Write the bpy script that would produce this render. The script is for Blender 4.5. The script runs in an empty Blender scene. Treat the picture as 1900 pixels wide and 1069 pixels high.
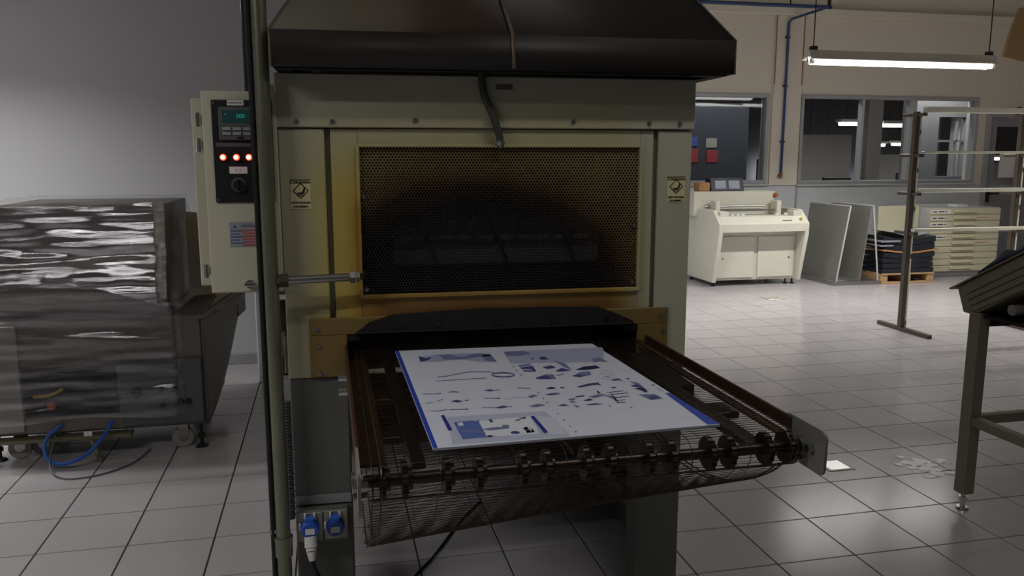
import bpy, bmesh, math, random
from math import radians as R, sin, cos, pi
from mathutils import Vector, Matrix, Euler, noise
random.seed(7)
S = bpy.context.scene
COL = S.collection

# ------------------------------------------------------------------ camera, world, light, exposure
CAM_H = 1.524
pitch, yaw = R(9.2), R(12.65)
fw = Vector((sin(yaw)*cos(pitch), cos(yaw)*cos(pitch), -sin(pitch)))
rt = Vector((cos(yaw), -sin(yaw), 0))
up = rt.cross(fw)
cd = bpy.data.cameras.new('camera'); cam = bpy.data.objects.new('camera', cd); COL.objects.link(cam)
m3 = Matrix((rt, up, -fw)).transposed()
cam.matrix_world = Matrix.Translation((0, 0, CAM_H)) @ m3.to_4x4()
cd.sensor_width = 36; cd.lens = 1518/1900*36; cd.clip_start = 0.05; cd.clip_end = 200
S.camera = cam
S.view_settings.view_transform = 'Standard'; S.view_settings.look = 'None'
S.view_settings.gamma = 1; S.view_settings.use_curve_mapping = False
S.view_settings.exposure = 0.0
W = bpy.data.worlds.new('world'); S.world = W; W.use_nodes = True
W.node_tree.nodes['Background'].inputs[0].default_value = (0.8, 0.85, 1, 1)
W.node_tree.nodes['Background'].inputs[1].default_value = 0.02
LAMP_W = 30.0          # watts of one twin fluorescent fitting
LAMP_COL = (1.0, 0.975, 0.95)
# x0, x1, y, z, strength of every fluorescent fitting in the room
LAMPS = [(4.58, 6.70, 7.35, 2.43, 1.5), (1.75, 3.1, 7.35, 2.43, 1.3), (6.7, 8.8, 4.7, 2.50, 1.7),
         (-3.6, -1.9, 4.8, 2.60, 1.15), (-2.6, -1.0, 1.2, 2.80, 0.62), (0.5, 2.1, 1.4, 3.00, 0.10)]

# ------------------------------------------------------------------ helpers
def lin(c):
    c = c/255.0
    return c/12.92 if c <= 0.04045 else ((c+0.055)/1.055)**2.4
def rgb(r, g, b): return (lin(r), lin(g), lin(b), 1)

def mat(name, col, rough=0.5, metal=0.0, noise_amt=0.0, nscale=8.0, bump=0.0, bscale=60.0, spec=0.5, coat=0.0, stretch=(1, 1, 1)):
    m = bpy.data.materials.new(name); m.use_nodes = True
    nt = m.node_tree; b = nt.nodes['Principled BSDF']
    b.inputs['Base Color'].default_value = col
    b.inputs['Roughness'].default_value = rough; b.inputs['Metallic'].default_value = metal
    b.inputs['Specular IOR Level'].default_value = spec
    b.inputs['Coat Weight'].default_value = coat
    if noise_amt or bump:
        tc = nt.nodes.new('ShaderNodeTexCoord'); mp = nt.nodes.new('ShaderNodeMapping')
        mp.inputs['Scale'].default_value = stretch
        nt.links.new(tc.outputs['Object'], mp.inputs[0])
    if noise_amt:
        n = nt.nodes.new('ShaderNodeTexNoise'); n.inputs['Scale'].default_value = nscale; n.inputs['Detail'].default_value = 5
        nt.links.new(mp.outputs[0], n.inputs['Vector'])
        mx = nt.nodes.new('ShaderNodeMix'); mx.data_type = 'RGBA'
        mx.inputs[6].default_value = tuple(x*(1-noise_amt) for x in col[:3])+(1,)
        mx.inputs[7].default_value = tuple(min(1, x*(1+noise_amt)) for x in col[:3])+(1,)
        nt.links.new(n.outputs['Fac'], mx.inputs[0]); nt.links.new(mx.outputs[2], b.inputs['Base Color'])
    if bump:
        n2 = nt.nodes.new('ShaderNodeTexNoise'); n2.inputs['Scale'].default_value = bscale; n2.inputs['Detail'].default_value = 4
        nt.links.new(mp.outputs[0], n2.inputs['Vector'])
        bp = nt.nodes.new('ShaderNodeBump'); bp.inputs['Strength'].default_value = bump; bp.inputs['Distance'].default_value = 0.01
        nt.links.new(n2.outputs['Fac'], bp.inputs['Height']); nt.links.new(bp.outputs[0], b.inputs['Normal'])
    return m
def emit(name, col, s):
    m = bpy.data.materials.new(name); m.use_nodes = True
    b = m.node_tree.nodes['Principled BSDF']
    b.inputs['Base Color'].default_value = (0, 0, 0, 1); b.inputs['Roughness'].default_value = 0.4
    b.inputs['Emission Color'].default_value = col; b.inputs['Emission Strength'].default_value = s
    return m

class MB:
    def __init__(s): s.bm = bmesh.new()
    def _xf(s, vs, rot, c):
        if rot is not None:
            M = rot if isinstance(rot, Matrix) else Euler(rot).to_matrix()
            for v in vs: v.co = M @ v.co
        for v in vs: v.co += Vector(c)
    def box(s, x0, x1, y0, y1, z0, z1, bev=0.0, rot=None, seg=1):
        c = ((x0+x1)/2, (y0+y1)/2, (z0+z1)/2)
        r = bmesh.ops.create_cube(s.bm, size=1); vs = r['verts']
        for v in vs: v.co = Vector((v.co.x*(x1-x0), v.co.y*(y1-y0), v.co.z*(z1-z0)))
        s._xf(vs, rot, c)
        if bev:
            es = list({e for v in vs for e in v.link_edges})
            bmesh.ops.bevel(s.bm, geom=es, offset=bev, segments=seg, affect='EDGES', profile=0.5)
        return s
    def cyl(s, p0, p1, r, n=16, r2=None, cap=True):
        p0, p1 = Vector(p0), Vector(p1); d = p1-p0
        q = d.to_track_quat('Z', 'Y').to_matrix()
        r2 = r if r2 is None else r2
        a = [s.bm.verts.new(p0+q@Vector((r*cos(2*pi*k/n), r*sin(2*pi*k/n), 0))) for k in range(n)]
        b = [s.bm.verts.new(p1+q@Vector((r2*cos(2*pi*k/n), r2*sin(2*pi*k/n), 0))) for k in range(n)]
        for k in range(n): s.bm.faces.new((a[k], a[(k+1) % n], b[(k+1) % n], b[k]))
        if cap: s.bm.faces.new(a[::-1]); s.bm.faces.new(b)
        return s
    def gear(s, p0, p1, r, teeth, depth):
        n = teeth*2; p0, p1 = Vector(p0), Vector(p1); q = (p1-p0).to_track_quat('Z', 'Y').to_matrix()
        rr = [r if k % 2 else r-depth for k in range(n)]
        a = [s.bm.verts.new(p0+q@Vector((rr[k]*cos(2*pi*k/n), rr[k]*sin(2*pi*k/n), 0))) for k in range(n)]
        b = [s.bm.verts.new(p1+q@Vector((rr[k]*cos(2*pi*k/n), rr[k]*sin(2*pi*k/n), 0))) for k in range(n)]
        for k in range(n): s.bm.faces.new((a[k], a[(k+1) % n], b[(k+1) % n], b[k]))
        s.bm.faces.new(a[::-1]); s.bm.faces.new(b); return s
    def tube(s, pts, r, n=8, cap=True, smooth=0):
        pts = [Vector(p) for p in pts]
        for _ in range(smooth):
            q = [pts[0]]
            for a, b in zip(pts, pts[1:]): q += [a*.75+b*.25, a*.25+b*.75]
            pts = q+[pts[-1]]
        rings = []; nrm = None
        for i, p in enumerate(pts):
            d = (pts[min(i+1, len(pts)-1)]-pts[max(i-1, 0)]).normalized()
            if nrm is None:
                nrm = d.orthogonal().normalized()
            nrm = (nrm-d*nrm.dot(d)).normalized(); bi = d.cross(nrm)
            rad = r(i/(len(pts)-1)) if callable(r) else r
            rings.append([s.bm.verts.new(p+nrm*rad*cos(2*pi*k/n)+bi*rad*sin(2*pi*k/n)) for k in range(n)])
        for a, b in zip(rings, rings[1:]):
            for k in range(n): s.bm.faces.new((a[k], a[(k+1) % n], b[(k+1) % n], b[k]))
        if cap: s.bm.faces.new(rings[0][::-1]); s.bm.faces.new(rings[-1])
        return s
    def prism(s, poly, axis, a0, a1):
        def P(p, a): return {'x': (a, p[0], p[1]), 'y': (p[0], a, p[1]), 'z': (p[0], p[1], a)}[axis]
        A = [s.bm.verts.new(P(p, a0)) for p in poly]; B = [s.bm.verts.new(P(p, a1)) for p in poly]
        n = len(poly)
        for k in range(n): s.bm.faces.new((A[k], A[(k+1) % n], B[(k+1) % n], B[k]))
        s.bm.faces.new(A[::-1]); s.bm.faces.new(B)
        return s
    def poly(s, pts):
        s.bm.faces.new([s.bm.verts.new(p) for p in pts]); return s
    def grid(s, f, nu, nv, closed=False):
        V = [[s.bm.verts.new(f(i/(nu if closed else nu-1), j/(nv-1))) for j in range(nv)] for i in range(nu)]
        for i in range(nu if closed else nu-1):
            for j in range(nv-1):
                s.bm.faces.new((V[i][j], V[(i+1) % nu][j], V[(i+1) % nu][j+1], V[i][j+1]))
        return s
    def ball(s, c, r, sub=2, sc=(1, 1, 1)):
        q = bmesh.ops.create_icosphere(s.bm, subdivisions=sub, radius=r)['verts']
        for v in q: v.co = Vector((v.co.x*sc[0], v.co.y*sc[1], v.co.z*sc[2]))+Vector(c)
        return s
    def build(s, name, m, parent=None, world=False, ang=35, norm=True, bevel=0.0):
        if norm: bmesh.ops.recalc_face_normals(s.bm, faces=s.bm.faces)
        me = bpy.data.meshes.new(name); s.bm.to_mesh(me); s.bm.free()
        me.materials.append(m)
        me.shade_smooth(); me.set_sharp_from_angle(angle=R(ang))
        o = bpy.data.objects.new(name, me); COL.objects.link(o)
        if parent is not None:
            o.parent = parent
            if world:
                rt_ = parent
                while rt_.parent: rt_ = rt_.parent
                M = (Matrix.Translation(rt_.location) @ rt_.rotation_euler.to_matrix().to_4x4()).inverted()
                me.transform(M)
        if bevel:
            b = o.modifiers.new('bevel', 'BEVEL'); b.width = bevel; b.segments = 2; b.limit_method = 'ANGLE'
        return o
def thing(name, label, cat, loc=(0, 0, 0), rz=0.0, group=None):
    o = bpy.data.objects.new(name, None); COL.objects.link(o); o.empty_display_size = 0.1
    o.location = loc; o.rotation_euler = (0, 0, rz)
    return tag(o, label, cat, group)
def tag(o, label, cat, group=None):
    o['label'] = label; o['category'] = cat
    if group: o['group'] = group
    return o
def struct(o): o['kind'] = 'structure'; return o
def stuff(o): o['kind'] = 'stuff'; return o
def lab(o, t): o['label'] = t; return o
def recenter(o):
    """move a single-mesh thing's origin to the middle of its base"""
    vs = [v.co for v in o.data.vertices]
    c = Vector((sum(v.x for v in vs)/len(vs), sum(v.y for v in vs)/len(vs), min(v.z for v in vs)))
    o.data.transform(Matrix.Translation(-c)); o.location = c
    return o
def copy_tree(o, parent=None):
    c = o.copy(); COL.objects.link(c); c.parent = parent
    for ch in list(o.children): copy_tree(ch, c)
    return c
def text(name, body, size, M, m, parent, extrude=0.0002, align='CENTER', sx=1.0, bold=0.0):
    cu = bpy.data.curves.new('t', 'FONT'); cu.body = body; cu.size = size; cu.align_x = align; cu.align_y = 'CENTER'; cu.extrude = extrude; cu.offset = bold
    t = bpy.data.objects.new('t', cu); COL.objects.link(t)
    me = bpy.data.meshes.new_from_object(t.evaluated_get(bpy.context.evaluated_depsgraph_get()))
    COL.objects.unlink(t); bpy.data.objects.remove(t)
    me.transform(Matrix.Diagonal((sx, 1, 1, 1))); me.transform(M)
    me.materials.clear(); me.materials.append(m)
    o = bpy.data.objects.new(name, me); COL.objects.link(o); o.parent = parent
    return o
FACE = Matrix(((1, 0, 0, 0), (0, 0, -1, 0), (0, 1, 0, 0), (0, 0, 0, 1)))     # text lying in the x-z plane, read from -y
def at(x, y, z): return Matrix.Translation((x, y, z)) @ FACE

# ------------------------------------------------------------------ materials
M_cream = mat('cream_paint', rgb(196, 194, 172), 0.45, noise_amt=0.05, nscale=3)
M_creamw = mat('machine_cream', rgb(214, 212, 196), 0.4, noise_amt=0.03)
M_creamf = mat('file_cream', rgb(206, 200, 170), 0.5, noise_amt=0.04)
M_leg = mat('grey_leg_paint', rgb(100, 102, 96), 0.5, noise_amt=0.12, nscale=10)
M_strip = mat('pale_grey_strip', rgb(150, 152, 158), 0.5, noise_amt=0.12, nscale=30)
M_black = mat('black_plastic', rgb(26, 26, 30), 0.45)
M_soot_shade = mat('soot_shade_black', rgb(24, 21, 19), 0.8, noise_amt=0.3, nscale=14)
M_inner = mat('burnt_inner_steel', rgb(120, 102, 82), 0.55, noise_amt=0.35, nscale=9)
M_drum = mat('enamel_drum', rgb(112, 114, 120), 0.45, noise_amt=0.15)
M_steel = mat('steel', rgb(170, 170, 168), 0.32, 1.0, noise_amt=0.08, nscale=20)
M_chrome = mat('bright_steel', rgb(225, 225, 222), 0.16, 1.0)
M_dsteel = mat('dark_oiled_steel', rgb(70, 60, 54), 0.36, 0.85, noise_amt=0.3, nscale=25)
M_rust = mat('rusted_rail', rgb(84, 58, 46), 0.5, 0.6, noise_amt=0.35, nscale=14)
M_wire = mat('belt_wire', rgb(82, 70, 60), 0.4, 0.8, noise_amt=0.25, nscale=30)
M_pipe = mat('galvanised_pipe', rgb(140, 142, 124), 0.34, 0.75, noise_amt=0.22, nscale=9, stretch=(3, 3, 0.6))
M_hood = mat('blackened_hood_sheet', rgb(44, 40, 36), 0.55, 0.1, noise_amt=0.35, nscale=2.2, bump=0.08, bscale=4)
M_trim = mat('hood_trim', rgb(120, 105, 92), 0.4, 0.6)
M_rubber = mat('black_rubber', rgb(22, 22, 22), 0.55)
M_hose = mat('dull_green_hose', rgb(64, 66, 58), 0.5)
M_navy = mat('navy_gloss', rgb(28, 32, 44), 0.25, coat=0.5)
M_blue = mat('blue_socket_plastic', rgb(40, 98, 205), 0.4)
M_dblue = mat('dark_blue_socket', rgb(22, 62, 140), 0.35)
M_white = mat('white_plastic', rgb(228, 228, 225), 0.45)
M_paper = mat('white_paper', rgb(232, 232, 230), 0.7)
M_ink = mat('black_ink', rgb(30, 30, 26), 0.7)
M_sticker = mat('sticker_cream', rgb(222, 214, 160), 0.55)
M_inkD = mat('sticker_head', rgb(60, 62, 52), 0.6)
M_grey = mat('grey_plastic', rgb(88, 90, 92), 0.45)
M_silver = mat('silver_label', rgb(176, 180, 188), 0.35, 0.4)
M_redink = mat('red_ink', rgb(190, 70, 74), 0.6)
M_blueink = mat('blue_ink', rgb(70, 84, 140), 0.6)
M_wall = mat('grey_wall_paint', rgb(202, 203, 206), 0.7, noise_amt=0.02, nscale=1.5)
M_wallc = mat('warm_wall_paint', rgb(222, 214, 198), 0.7, noise_amt=0.03, nscale=1.2)
M_dado = mat('pale_dado_paint', rgb(206, 210, 214), 0.55, noise_amt=0.02, nscale=1.2)
M_ceil = mat('ceiling_paint', rgb(200, 198, 190), 0.8)
M_frame = mat('grey_window_frame', rgb(172, 173, 176), 0.4, 0.2)
M_framew = mat('pale_mullion', rgb(190, 190, 188), 0.45)
M_door = mat('grey_door', rgb(140, 141, 146), 0.5)
M_grout = mat('grout', rgb(44, 43, 43), 0.85)
M_bluepipe = mat('dark_blue_pipe_paint', rgb(44, 66, 112), 0.4)
M_sheet = mat('grey_sheet_metal', rgb(148, 147, 140), 0.4, 0.35, noise_amt=0.06, nscale=4)
M_wood = mat('pallet_wood', rgb(186, 150, 110), 0.75, noise_amt=0.25, nscale=12, stretch=(1, 6, 6))
M_bfoil = mat('black_sheet_stock', rgb(34, 38, 46), 0.35, noise_amt=0.25, nscale=14)
M_card = mat('brown_card', rgb(180, 132, 88), 0.75, noise_amt=0.15)
M_rackp = mat('rack_cream_paint', rgb(236, 236, 214), 0.4, noise_amt=0.05)
M_rackd = mat('rack_brown_steel', rgb(92, 82, 72), 0.45, 0.4, noise_amt=0.15)
M_table = mat('brushed_dark_steel', rgb(140, 133, 118), 0.42, 0.35, noise_amt=0.2, nscale=20, stretch=(1, 0.15, 8))
M_cloth = mat('navy_cloth', rgb(30, 33, 72), 0.7, noise_amt=0.2, bump=0.2)
M_plate = mat('printing_plate_aluminium', rgb(217, 221, 236), 0.42, 0.0, noise_amt=0.02)
M_castor = mat('castor_tyre', rgb(150, 150, 138), 0.6, noise_amt=0.1)
M_bhose = mat('blue_air_hose', rgb(44, 96, 190), 0.4)
M_olive = mat('olive_painted_rod', rgb(112, 110, 84), 0.5)
M_stain = mat('brushed_stainless', rgb(112, 108, 102), 0.45, 0.4, noise_amt=0.1, nscale=12, stretch=(0.4, 1, 6))
M_basin = mat('beige_basin', rgb(190, 178, 148), 0.5)
M_yellow = mat('yellow_cable', rgb(176, 150, 50), 0.5)
M_orange = mat('orange_part', rgb(170, 96, 56), 0.5)
M_drain = mat('drain_steel', rgb(235, 235, 233), 0.24, 0.9, noise_amt=0.1, bump=0.05, bscale=8)
M_resid = mat('dried_residue', rgb(250, 247, 242), 0.35, noise_amt=0.12, nscale=30)
M_lampw = mat('white_lamp_sheet', rgb(206, 203, 192), 0.5)
M_tube = emit('lit_fluorescent_tube', (1, 0.98, 0.94, 1), 9.0)
M_farlamp = emit('far_lit_lamp', (1, 0.97, 0.92, 1), 14.0)
M_red = emit('lit_red_lamp', (1, 0.06, 0.015, 1), 2.2)
M_redc = emit('lit_red_lamp_core', (1, 0.62, 0.34, 1), 5.0)
M_teal = emit('teal_digits', (0.02, 0.55, 0.46, 1), 0.42)
M_dteal = emit('dim_teal_window', (0.003, 0.016, 0.015, 1), 1.0)
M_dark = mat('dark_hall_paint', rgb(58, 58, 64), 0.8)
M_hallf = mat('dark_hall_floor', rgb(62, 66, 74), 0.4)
M_hallw = mat('hall_pale_column', rgb(150, 146, 140), 0.7)
M_screen = mat('grey_screen', rgb(120, 132, 146), 0.3)
M_screenf = mat('navy_screen_housing', rgb(36, 40, 58), 0.45)
M_brown = mat('brown_board', rgb(150, 118, 78), 0.7, noise_amt=0.12)
M_posterR = mat('red_poster', rgb(150, 50, 56), 0.7)
M_posterB = mat('blue_poster', rgb(60, 80, 150), 0.7)

def stained(name):
    """cream enamel scorched around the oven window: mustard, then brown, then soot"""
    m = bpy.data.materials.new(name); m.use_nodes = True; nt = m.node_tree; b = nt.nodes['Principled BSDF']
    b.inputs['Roughness'].default_value = 0.42
    tc = nt.nodes.new('ShaderNodeTexCoord'); sp = nt.nodes.new('ShaderNodeSeparateXYZ'); nt.links.new(tc.outputs['Object'], sp.inputs[0])
    def M(op, a, bb=None, c=None):
        n = nt.nodes.new('ShaderNodeMath'); n.operation = op
        for i, v in enumerate((a, bb, c)):
            if v is None: continue
            if isinstance(v, (int, float)): n.inputs[i].default_value = v
            else: nt.links.new(v, n.inputs[i])
        return n.outputs[0]
    u, z = sp.outputs['X'], sp.outputs['Z']
    # distance outside the box u .24-1.10, z .90-1.40, slightly anisotropic
    dx = M('MAXIMUM', M('SUBTRACT', 0.24, u), M('MULTIPLY', M('SUBTRACT', u, 1.02), 1.9)); dx = M('MAXIMUM', dx, 0)
    dz = M('MAXIMUM', M('MULTIPLY', M('SUBTRACT', z, 1.36), 0.8), M('MULTIPLY', M('SUBTRACT', 1.03, z), 0.9)); dz = M('MAXIMUM', dz, 0)
    d = M('SQRT', M('ADD', M('MULTIPLY', dx, dx), M('MULTIPLY', dz, dz)))
    n = nt.nodes.new('ShaderNodeTexNoise'); n.inputs['Scale'].default_value = 3.5; n.inputs['Detail'].default_value = 4
    nt.links.new(tc.outputs['Object'], n.inputs['Vector'])
    d = M('ADD', d, M('MULTIPLY', M('SUBTRACT', n.outputs['Fac'], 0.5), 0.09))
    cr = nt.nodes.new('ShaderNodeValToRGB'); nt.links.new(d, cr.inputs[0])
    e = cr.color_ramp.elements
    e[0].position = 0.0; e[0].color = rgb(158, 126, 56)
    e[1].position = 0.30; e[1].color = rgb(186, 184, 164)
    for p, c in ((0.04, rgb(182, 156, 74)), (0.10, rgb(180, 166, 100)), (0.17, rgb(180, 174, 134))):
        k = e.new(p); k.color = c
    # darker scorch right under the window sill
    sd = M('MULTIPLY', M('MULTIPLY', M('SUBTRACT', 1.10, z), 14), M('MULTIPLY', M('SUBTRACT', z, 0.955), 14))
    su = M('MULTIPLY', M('MULTIPLY', M('SUBTRACT', u, 0.20), 3.2), M('MULTIPLY', M('SUBTRACT', 1.16, u), 3.2))
    sc = M('MULTIPLY', M('MINIMUM', M('MAXIMUM', sd, 0), 1), M('MINIMUM', M('MAXIMUM', su, 0), 1))
    mx = nt.nodes.new('ShaderNodeMix'); mx.data_type = 'RGBA'; mx.inputs[7].default_value = rgb(98, 60, 34)
    nt.links.new(M('MULTIPLY', sc, 0.75), mx.inputs[0]); nt.links.new(cr.outputs[0], mx.inputs[6]); nt.links.new(mx.outputs[2], b.inputs['Base Color'])
    return m
M_stained = stained('scorched_cream_enamel')

def perf_mat():
    m = bpy.data.materials.new('scorched_perforated_sheet'); m.use_nodes = True; nt = m.node_tree; b = nt.nodes['Principled BSDF']
    b.inputs['Roughness'].default_value = 0.5; b.inputs['Metallic'].default_value = 0.25
    tc = nt.nodes.new('ShaderNodeTexCoord'); mp = nt.nodes.new('ShaderNodeMapping')
    # soot has settled in an ellipse low in the window
    mp.inputs['Location'].default_value = (-0.58/0.54, 0, -1.05/0.42); mp.inputs['Scale'].default_value = (1/0.54, 0, 1/0.42)
    nt.links.new(tc.outputs['Object'], mp.inputs[0])
    ln = nt.nodes.new('ShaderNodeVectorMath'); ln.operation = 'LENGTH'; nt.links.new(mp.outputs[0], ln.inputs[0])
    n = nt.nodes.new('ShaderNodeTexNoise'); n.inputs['Scale'].default_value = 5; nt.links.new(tc.outputs['Object'], n.inputs['Vector'])
    a = nt.nodes.new('ShaderNodeMath'); a.operation = 'MULTIPLY_ADD'; a.inputs[1].default_value = 0.14; nt.links.new(n.outputs['Fac'], a.inputs[0]); nt.links.new(ln.outputs['Value'], a.inputs[2])
    a2 = nt.nodes.new('ShaderNodeMath'); a2.operation = 'DIVIDE'; a2.inputs[1].default_value = 1.6; nt.links.new(a.outputs[0], a2.inputs[0]); a = a2
    cr = nt.nodes.new('ShaderNodeValToRGB'); nt.links.new(a.outputs[0], cr.inputs[0])
    e = cr.color_ramp.elements
    e[0].position = 0.86/1.6; e[0].color = rgb(30, 25, 22); e[1].position = 1.0; e[1].color = rgb(146, 132, 86)
    k = e.new(0.98/1.6); k.color = rgb(58, 42, 30); k = e.new(1.10/1.6); k.color = rgb(104, 86, 52); k = e.new(1.28/1.6); k.color = rgb(130, 116, 72)
    nt.links.new(cr.outputs[0], b.inputs['Base Color'])
    return m
M_perf = perf_mat()

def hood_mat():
    """hood cone colour: grey at the left end, through brown, to near black at the right"""
    m = mat('graded_hood_sheet', rgb(40, 37, 33), 0.5, 0.15, bump=0.06, bscale=4); nt = m.node_tree; b = nt.nodes['Principled BSDF']
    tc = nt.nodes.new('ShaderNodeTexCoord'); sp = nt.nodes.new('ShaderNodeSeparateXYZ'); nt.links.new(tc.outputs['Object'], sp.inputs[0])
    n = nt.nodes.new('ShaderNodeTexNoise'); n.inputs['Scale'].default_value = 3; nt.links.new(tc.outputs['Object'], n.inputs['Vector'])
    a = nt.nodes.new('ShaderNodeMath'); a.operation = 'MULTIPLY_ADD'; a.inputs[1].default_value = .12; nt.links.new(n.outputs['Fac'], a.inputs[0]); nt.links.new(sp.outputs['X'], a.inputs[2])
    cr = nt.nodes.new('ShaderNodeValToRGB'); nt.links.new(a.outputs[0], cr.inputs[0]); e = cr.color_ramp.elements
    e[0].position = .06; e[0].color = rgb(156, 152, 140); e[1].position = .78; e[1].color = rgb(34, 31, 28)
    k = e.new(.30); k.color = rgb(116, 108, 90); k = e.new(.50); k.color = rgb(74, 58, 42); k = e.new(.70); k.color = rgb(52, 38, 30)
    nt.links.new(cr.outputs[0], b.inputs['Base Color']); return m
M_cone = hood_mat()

def tile_mat():
    m = bpy.data.materials.new('grey_porcelain_tile'); m.use_nodes = True; nt = m.node_tree; b = nt.nodes['Principled BSDF']
    geo = nt.nodes.new('ShaderNodeNewGeometry'); oi = nt.nodes.new('ShaderNodeObjectInfo')
    n = nt.nodes.new('ShaderNodeTexNoise'); n.inputs['Scale'].default_value = 2.2; n.inputs['Detail'].default_value = 2
    nt.links.new(geo.outputs['Position'], n.inputs['Vector'])
    cr = nt.nodes.new('ShaderNodeValToRGB'); nt.links.new(n.outputs['Fac'], cr.inputs[0])
    cr.color_ramp.elements[0].position = 0.3; cr.color_ramp.elements[0].color = rgb(181, 177, 180)
    cr.color_ramp.elements[1].position = 0.7; cr.color_ramp.elements[1].color = rgb(184, 180, 182)
    hs = nt.nodes.new('ShaderNodeHueSaturation')
    mr = nt.nodes.new('ShaderNodeMapRange'); mr.inputs[3].default_value = 0.97; mr.inputs[4].default_value = 1.02
    nt.links.new(oi.outputs['Random'], mr.inputs[0]); nt.links.new(mr.outputs[0], hs.inputs['Value']); nt.links.new(cr.outputs[0], hs.inputs['Color'])
    nt.links.new(hs.outputs[0], b.inputs['Base Color'])
    n2 = nt.nodes.new('ShaderNodeTexNoise'); n2.inputs['Scale'].default_value = 1.6; n2.inputs['Detail'].default_value = 2
    nt.links.new(geo.outputs['Position'], n2.inputs['Vector'])
    m2 = nt.nodes.new('ShaderNodeMapRange'); m2.inputs[1].default_value = .3; m2.inputs[2].default_value = .7; m2.inputs[3].default_value = 0.17; m2.inputs[4].default_value = 0.21
    nt.links.new(n2.outputs['Fac'], m2.inputs[0]); nt.links.new(m2.outputs[0], b.inputs['Roughness'])
    return m
M_tile = tile_mat()

def glass_mat(name='window_glass', tint=(0.86, 0.88, 0.9, 1), refl=0.12):
    m = bpy.data.materials.new(name); m.use_nodes = True; nt = m.node_tree; nt.nodes.remove(nt.nodes['Principled BSDF'])
    o = nt.nodes['Material Output']
    t = nt.nodes.new('ShaderNodeBsdfTransparent'); t.inputs[0].default_value = tint
    g = nt.nodes.new('ShaderNodeBsdfGlossy'); g.inputs['Roughness'].default_value = 0.03
    fr = nt.nodes.new('ShaderNodeFresnel'); fr.inputs[0].default_value = 1.6
    mx = nt.nodes.new('ShaderNodeMixShader')
    ge = nt.nodes.new('ShaderNodeNewGeometry'); iv = nt.nodes.new('ShaderNodeMath'); iv.operation = 'SUBTRACT'; iv.inputs[0].default_value = 1; nt.links.new(ge.outputs['Backfacing'], iv.inputs[1])
    ml = nt.nodes.new('ShaderNodeMath'); ml.operation = 'MULTIPLY'; nt.links.new(fr.outputs[0], ml.inputs[0]); nt.links.new(iv.outputs[0], ml.inputs[1])
    nt.links.new(ml.outputs[0], mx.inputs[0]); nt.links.new(t.outputs[0], mx.inputs[1]); nt.links.new(g.outputs[0], mx.inputs[2]); nt.links.new(mx.outputs[0], o.inputs[0])
    return m
M_glass = glass_mat()

def film_mat(name, cover, bump):
    m = bpy.data.materials.new(name); m.use_nodes = True; nt = m.node_tree; nt.nodes.remove(nt.nodes['Principled BSDF'])
    o = nt.nodes['Material Output']
    tc = nt.nodes.new('ShaderNodeTexCoord'); mp = nt.nodes.new('ShaderNodeMapping'); mp.inputs['Scale'].default_value = (1.2, 6, 9); mp.inputs['Rotation'].default_value = (0, 0.06, 0)
    nt.links.new(tc.outputs['Object'], mp.inputs[0])
    n = nt.nodes.new('ShaderNodeTexNoise'); n.inputs['Scale'].default_value = 4.0; n.inputs['Detail'].default_value = 9; n.inputs['Roughness'].default_value = 0.65; n.inputs['Distortion'].default_value = 0.6
    nt.links.new(mp.outputs[0], n.inputs['Vector'])
    bp = nt.nodes.new('ShaderNodeBump'); bp.inputs['Strength'].default_value = bump; bp.inputs['Distance'].default_value = 0.02; nt.links.new(n.outputs['Fac'], bp.inputs['Height'])
    t = nt.nodes.new('ShaderNodeBsdfTransparent'); t.inputs[0].default_value = (0.9, 0.9, 0.9, 1)
    g = nt.nodes.new('ShaderNodeBsdfGlossy'); g.inputs['Roughness'].default_value = 0.10; g.inputs[0].default_value = (0.95, 0.95, 1, 1); nt.links.new(bp.outputs[0], g.inputs['Normal'])
    d = nt.nodes.new('ShaderNodeBsdfDiffuse'); d.inputs[0].default_value = (0.6, 0.6, 0.62, 1); nt.links.new(bp.outputs[0], d.inputs['Normal'])
    m1 = nt.nodes.new('ShaderNodeMixShader'); m1.inputs[0].default_value = 0.90; nt.links.new(d.outputs[0], m1.inputs[1]); nt.links.new(g.outputs[0], m1.inputs[2])
    mr = nt.nodes.new('ShaderNodeMapRange'); mr.inputs[1].default_value = 0.3; mr.inputs[2].default_value = 0.75; mr.inputs[3].default_value = cover*0.45; mr.inputs[4].default_value = cover*1.7
    nt.links.new(n.outputs['Fac'], mr.inputs[0])
    m2 = nt.nodes.new('ShaderNodeMixShader'); nt.links.new(mr.outputs[0], m2.inputs[0]); nt.links.new(t.outputs[0], m2.inputs[1]); nt.links.new(m1.outputs[0], m2.inputs[2])
    nt.links.new(m2.outputs[0], o.inputs[0])
    return m
M_film = film_mat('stretch_film', 0.15, 0.18)
M_film2 = film_mat('stretch_film_thick', 0.40, 0.14)

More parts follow.
